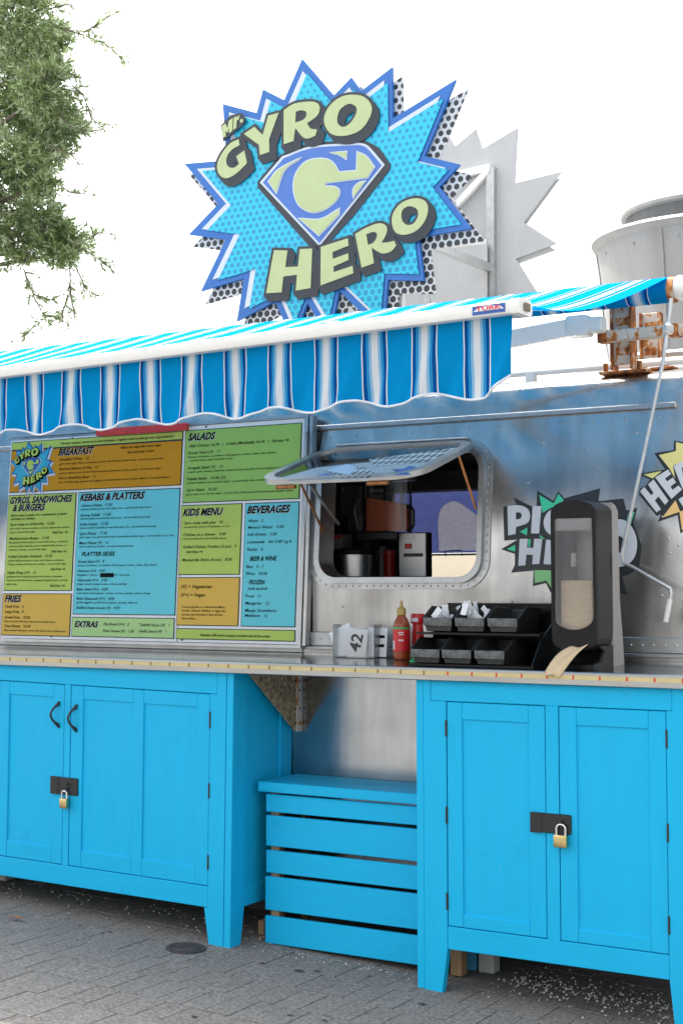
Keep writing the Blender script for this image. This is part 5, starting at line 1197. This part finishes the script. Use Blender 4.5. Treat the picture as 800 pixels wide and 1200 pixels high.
q = B(); q.box((dcx-hw_*.9, DY+.112, WZ0), (dcx+hw_*.9, DY+.118, WZ1)); q.build('inner_back', 'box_white', nd)
q = B(); q.box((dcx-.02, DY+.025, zn+.05), (dcx+.0, DY+.033, zn+.10), .002); q.build('feed_tab', 'grey_plastic', nd)
q = B(); q.box((dx1-.001, DY+.14, lerp(DZ, ztop, .56)), (dx1+.0015, DY+.152, lerp(DZ, ztop, .68)), .001); q.build('key_slot', 'rubber', nd)
# napkin pulled out of the throat
NT = [P(664, 759, .075), P(689, 756, .075), P(655, 793, -.016), P(637, 789, -.016)]
def nap(u, v):
    a = NT[0].lerp(NT[1], u); b = NT[3].lerp(NT[2], u); p = a.lerp(b, v)
    return p+Vector((0, 0, .012*math.sin(math.pi*v)+.004*math.sin(u*8+v*3)))+Vector((0, -.010*math.sin(math.pi*u)*v, 0))
q = B(); q.grid(12, 14, nap); o = q.build('napkin', 'napkin', None, 'all'); tag(o, 'tan paper napkin hanging out of the black dispenser', 'napkin')
sm = o.modifiers.new('thick', 'SOLIDIFY'); sm.thickness = .0015

# ------------------------------------------------------------------ inside the trailer
IY = .95
def IP(u, v, y=IY): return P(u, v, y)
a, b = IP(374, 672, .66), IP(512, 672, .66)
it = thing('inside_counter', 'dark worktop just inside the serving window', 'worktop', (1.6, .9, .5))
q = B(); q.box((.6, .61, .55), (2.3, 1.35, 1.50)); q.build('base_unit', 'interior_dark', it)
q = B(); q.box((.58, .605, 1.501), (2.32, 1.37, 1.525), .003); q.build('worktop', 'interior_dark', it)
a, b = IP(466.7, 650, .9), IP(505.4, 650, .9); zt2 = IP(480, 624, .9).z
dm = thing('drink_dispenser', 'drink cooler with brown drink in a clear tank on a steel base', 'drink dispenser', ((a.x+b.x)/2, 1.0, 1.526))
b = IP(499, 650, .9); q = B(); q.box((a.x, .9, 1.526), (b.x, .96, zt2), .004); bs = q.build('base', 'steel_lip', dm, True)
sw = IP(478, 640, .898); q = B(); q.box((sw.x-.016, .893, sw.z-.011), (sw.x+.016, .8995, sw.z+.011), .002); q.build('switch', 'switch_red', bs)
sw = IP(482, 650, .898); q = B(); q.box((sw.x-.04, .894, sw.z-.009), (sw.x+.055, .8992, sw.z+.006), .001); q.build('vent', 'black_metal', bs)
sw = IP(482, 628, .898); q = B(); q.box((sw.x-.012, .8975, sw.z-.005), (sw.x+.012, .8993, sw.z+.005)); q.build('rating_plate', 'paper', bs)
ta, tb2 = IP(432, 590, .92).x, IP(485, 590, .92).x; tzb, tzt, tzl = IP(460, 624, .92).z+.002, IP(460, 565, .92).z, IP(440, 584, .92).z
tank = rrect(ta, tb2, .86, .92, .028, 5)
q = B(); L4 = [[q.bm.verts.new((p.x, p.y, z)) for p in tank] for z in (tzb, tzt)]; n = len(tank)
for i in range(n): q.bm.faces.new([L4[0][i], L4[0][(i+1) % n], L4[1][(i+1) % n], L4[1][i]])
q.build('tank', 'clear_tank', dm, True)
tk2 = inset(tank, .006); q = B(); cxk = (ta+tb2)/2
bt = [q.bm.verts.new((p.x, p.y, tzb+.004)) for p in tk2]; tp = [q.bm.verts.new((p.x, p.y, tzl-.075*max(0, (p.x-ta)/(tb2-ta)-.35)**1.3)) for p in tk2]
for i in range(n): q.bm.faces.new([bt[i], bt[(i+1) % n], tp[(i+1) % n], tp[i]])
q.bm.faces.new(tp); q.build('drink', 'cola', dm, True)
q = B(); q.box((ta-.01, .85, tzt+.001), (tb2+.01, .93, tzt+.03), .008, 2); q.build('lid', 'clear_tank', dm)
q = B(); q.tube([(ta-.012, .85, tzb+.02), (ta-.015, .82, tzb+.09), (ta-.012, .83, tzb+.15), (ta-.002, .85, tzb+.16)], .012, 8); q.build('handle', 'black_metal', dm, True); q = B(); q.tube([(tb2+.012, .85, tzb+.0), (tb2+.04, .83, tzb+.03), (tb2+.04, .83, tzb+.09), (tb2+.012, .85, tzb+.11)], .012, 8); q.build('handle', 'black_metal', dm, True)
for s in (.86, .91): q = B(); q.box((lerp(ta, tb2, s), .853, tzb+.01), (lerp(ta, tb2, s)+.006, .858, tzt)); q.build('tank_rib', 'clear_tank', dm)
q = B(); q.box((ta-.02, .84, tzb-.035), (a.x-.002, .99, tzb-.001), .004); q.box((ta-.02, .89, 1.526), (ta+.02, .98, tzb-.036)); q.build('stand', 'black_metal', dm)
# second tank, empty, further left
ta2, tb3 = IP(404, 590, 1.15).x, IP(430, 590, 1.15).x
dm2 = thing('drink_dispenser', 'empty clear drink cooler in the shade left of the brown one', 'drink dispenser', ((ta2+tb3)/2, 1.2, 1.526))
q = B(); q.box((ta2, 1.1, tzb), (tb3, 1.35, tzt+.02), .02, 2); q.build('tank', 'clear_tank', dm2)
q = B(); q.lathe([(.05, 0), (.05, .09)], ((ta2+tb3)/2, 1.2, tzb+.002), 20); q.build('drum', 'interior_grey', dm2, True)
q = B(); q.box((ta2-.01, 1.09, 1.526), (tb3+.01, 1.34, tzb-.001), .005); q.build('base', 'black_metal', dm2)
# lidded pot
c = IP(405, 660, .80); rp = (IP(432, 660, .80).x-IP(381, 660, .80).x)/2; zt3 = IP(405, 650, .80).z
pt = thing('stock_pot', 'round steel pot with a dark lid inside the serving window', 'pot', (c.x, .86, 1.526))
B().lathe([(rp-.01, 0), (rp-.004, .004), (rp-.004, zt3-1.526)], (c.x, .86, 1.526), 32).build('pot_body', 'steel_lip', pt, True)
B().lathe([(rp, 0), (rp+.006, .006), (rp+.002, .018), (rp*.5, .030), (.02, .032)], (c.x, .86, zt3), 32).build('pot_lid', 'black_plastic', pt, True)
c = IP(390, 632, 1.0); bxo = thing('printed_box', 'small box with red band behind the steel pot', 'box', (c.x, 1.0, 1.526))
q = B(); q.box((c.x-.045, 1.0, 1.526), (c.x+.05, 1.1, IP(390, 626, 1.0).z), .003); q.build('box_body', 'interior_grey', bxo)
q = B(); q.box((c.x-.046, .998, IP(390, 631, 1.0).z), (c.x+.051, .9995, IP(390, 627, 1.0).z)); q.build('red_band', 'red_paint', bxo)
for k, (u, v, m, lab) in enumerate(((446, 641, 'interior_grey', 'small grey canister on the worktop left of the steel drink base'), (456, 645, 'red_paint', 'small red tub on the worktop beside the steel drink base'), (437, 646, 'box_white', 'small white tub on the worktop beside the steel pot'))):
    c = IP(u, v, 1.12); h_ = max(.03, c.z-1.526); o = B().lathe([(.024, 0), (.028, .004), (.028, h_*.8), (.030, h_*.82), (.030, h_), (.012, h_+.004)], (c.x, 1.12, 1.5262), 18).build('tub', m, None, True, off=(c.x, 1.12, 1.5262)); tag(o, lab, 'tub')
# band of blue unit and ceiling strip inside
q = B(); q.box((.1, 1.6, 1.2), (P(468, 640, 1.6).x, 1.63, P(440, 631, 1.6).z)); o = q.build('blue_unit', 'interior_blue', None, off=(.7, 1.6, 1.2)); tag(o, 'dark blue unit deep inside the trailer', 'cupboard')
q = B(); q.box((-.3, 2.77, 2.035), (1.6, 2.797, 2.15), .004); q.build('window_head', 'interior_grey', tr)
# hatch on the far side: blue board over cream board
a, b = P(485, 578, 2.9), P(585, 651, 2.9)
hb = thing('hatch_board', 'blue board with a grey rounded patch seen through the serving window', 'board', (.6, 2.9, 1.66))
zb_ = P(520, 648, 2.9).z
pp = [(514, 646), (513, 610, 1), (518, 594, 1), (532, 587, 1), (548, 596, 1), (566, 610), (566, 646)]
pt_ = [P(p[0], p[1], 2.9) for p in smooth_path(pp)]; zlo = zb_+.012
for p in pt_: p.z = max(p.z, zlo)
q = B(); q.prism([(.2, 2.9, zb_), (1.04, 2.9, zb_), (1.04, 2.9, 2.06), (.2, 2.9, 2.06)], (0, .001, 0), [pt_], back=False); q.build('board', 'board_blue', hb)
q = B(); q.prism(pt_, (0, 0, 0)); q.build('patch', 'board_patch', hb)
q = B(); zc = P(520, 648, 2.9).z; q.box((.2, 2.885, zc-.016), (1.04, 2.935, zc-.002), .002); q.build('rail', 'aluminium_trim', hb)
c = P(531, 642, 2.88); q = B(); q.tube([(c.x-.05, 2.88, zc-.018), (c.x-.05, 2.86, zc+.01), (c.x+.06, 2.86, zc+.015), (c.x+.06, 2.88, zc-.018)], .004, 6); q.build('latch', 'black_metal', hb)
cb = thing('cream_board', 'bright cream sloping board below the blue one, beyond the far hatch', 'board', (.6, 3.3, 0))
for a_, b_ in (((2.96, 1.27), (3.40, 1.515)), ((3.405, 1.519), (3.75, 1.70))):  # slope invented so the sun strikes the board
    q = B(); q.prism([(-1.5, *a_), (2.5, *a_), (2.5, *b_), (-1.5, *b_)], (0, .01, -.02)); q.build('board', 'cream_panel', cb)
for x in (-1.4, 2.4):
    q = B(); q.box((x, 3.5, zg(x)), (x+.05, 3.55, 1.56)); q.build('leg', 'cream_panel', cb)

# ------------------------------------------------------------------ tree
TY = 3.3
def tp_(u, v, y=TY): return P(u, v, y)
tr_base = Vector((tp_(-330, 400).x, TY+.3, zg(-6)))
te = thing('olive_tree', 'grey-green small-leaved tree reaching in from the upper left', 'tree', tr_base)
bk = B(); rnd = random.Random(21)
fork = tr_base+Vector((.25, 0, 3.1))
bk.tube([tr_base+Vector((0, 0, -.1)), tr_base+Vector((.05, 0, .8)), tr_base+Vector((.1, .05, 2.0)), fork], [.26, .20, .17, .15], 12)
lf = [B(), B()]
def leaf(p, d, nrm, s, k):
    d = d.normalized(); sd_ = d.cross(nrm); 
    if sd_.length < 1e-3: sd_ = d.cross(Vector((1, 0, 0)))
    sd_.normalize(); b = lf[k].bm; up_ = sd_.cross(d)
    v0 = b.verts.new(p); v1 = b.verts.new(p+d*s*.5+sd_*s*.125+up_*s*.04); v2 = b.verts.new(p+d*s); v3 = b.verts.new(p+d*s*.5-sd_*s*.125+up_*s*.04)
    b.faces.new((v0, v1, v2, v3))
def rv3(): 
    while True:
        v = Vector((rnd.uniform(-1, 1), rnd.uniform(-1, 1), rnd.uniform(-1, 1)))
        if .05 < v.length < 1: return v.normalized()
def twig(p, d, L, nl, s=.060, wood=True, droop=.25):
    pts = [p.copy()]; dd = d.normalized(); st = L/6
    for i in range(6):
        dd = (dd+rv3()*.16+Vector((0, 0, -droop*.18))).normalized(); pts.append(pts[-1]+dd*st)
    if wood: bk.tube(pts, [.0045-.0005*i for i in range(7)], 4, False)
    for i in range(nl):
        t_ = rnd.uniform(.08, 1)*5.99; j = int(t_); q_ = pts[j].lerp(pts[j+1], t_-j); ax = (pts[j+1]-pts[j]).normalized()
        leaf(q_, ax*.7+rv3()*.8, rv3(), s*rnd.uniform(.7, 1.25), 0 if rnd.random() < .6 else 1)
    return pts
clumps = [(15, 20, 48, 90), (35, 70, 42, 80), (55, 105, 34, 60), (60, 45, 24, 34), (25, 130, 46, 90), (70, 145, 26, 42), (20, 190, 42, 80), (52, 170, 24, 36), (50, 215, 16, 18), (22, 245, 36, 60), (55, 262, 26, 40), (80, 280, 22, 38), (68, 298, 14, 16), (20, 285, 26, 30), (-45, 40, 70, 120), (-50, 150, 70, 120), (-50, 250, 55, 90), (-130, 100, 90, 110), (-150, 230, 80, 80), (-80, -60, 90, 110), (20, -60, 60, 70), (-230, 0, 110, 90), (-240, 160, 110, 90), (-340, 80, 120, 80)]
limbs = []
for (u, v, r_, nt_) in clumps:
    c = tp_(u, v, TY+rnd.uniform(-.3, .5)); rad = r_*(c-CAM).length/FPX
    mid_ = fork.lerp(c, .5)+Vector((0, 0, .25)); far_ = r_ > 60
    bk.tube([fork, fork.lerp(mid_, .5)+Vector((0, 0, .06)), mid_, mid_.lerp(c, .6), c], [.07, .05, .035, .02, .008], 6, False)
    for i in range(int(nt_*(.8 if far_ else 3.0))):
        d = rv3(); d.z -= .12; st_ = c+Vector((d.x*rad*.75, d.y*rad*1.1, d.z*rad*.75))*rnd.uniform(.1, 1)
        twig(st_, d, rad*rnd.uniform(.3, .6) if not far_ else .3, 15 if not far_ else 14, .060 if not far_ else .085, wood=rnd.random() < .6)
for path in ([(62, 30), (100, 42), (125, 52), (143, 68)], [(98, 38), (115, 28), (128, 18)], [(80, 85), (95, 92)], [(85, 100), (98, 112), (108, 138), (122, 152)], [(70, 135), (85, 150), (110, 155)], [(60, 170), (75, 178), (88, 180)], [(85, 285), (105, 280), (118, 272)], [(95, 290), (118, 305), (136, 320)], [(28, 315), (42, 352), (54, 372), (38, 385), (27, 397)], [(50, 368), (66, 372)], [(82, 312), (83, 345), (88, 372)], [(90, 315), (102, 340), (117, 347)], [(80, 345), (72, 372), (60, 378)], [(70, 215), (80, 225), (92, 227)], [(40, 345), (62, 352)], [(60, 10), (80, 5), (88, 8)]):
    pts = [tp_(u, v, TY-.1) for u, v in path]; bk.tube(pts, [.006-.001*i for i in range(len(pts))], 5, False)
    for a_, b_ in zip(pts, pts[1:]):
        n_ = max(2, int((b_-a_).length/.009))
        for i in range(n_):
            p = a_.lerp(b_, rnd.random()); leaf(p+rv3()*.012, (b_-a_).normalized()*.8+rv3()*.7, rv3(), .062*rnd.uniform(.7, 1.2), 0 if rnd.random() < .6 else 1)
            if rnd.random() < .10: twig(p, (b_-a_).normalized()+rv3()*.9, .12, 9, .055)
for i, m in enumerate(('leaf_a', 'leaf_b')): lf[i].build('crown', m, te, normals=False)
bk.build('trunk', 'bark', te, 'all')
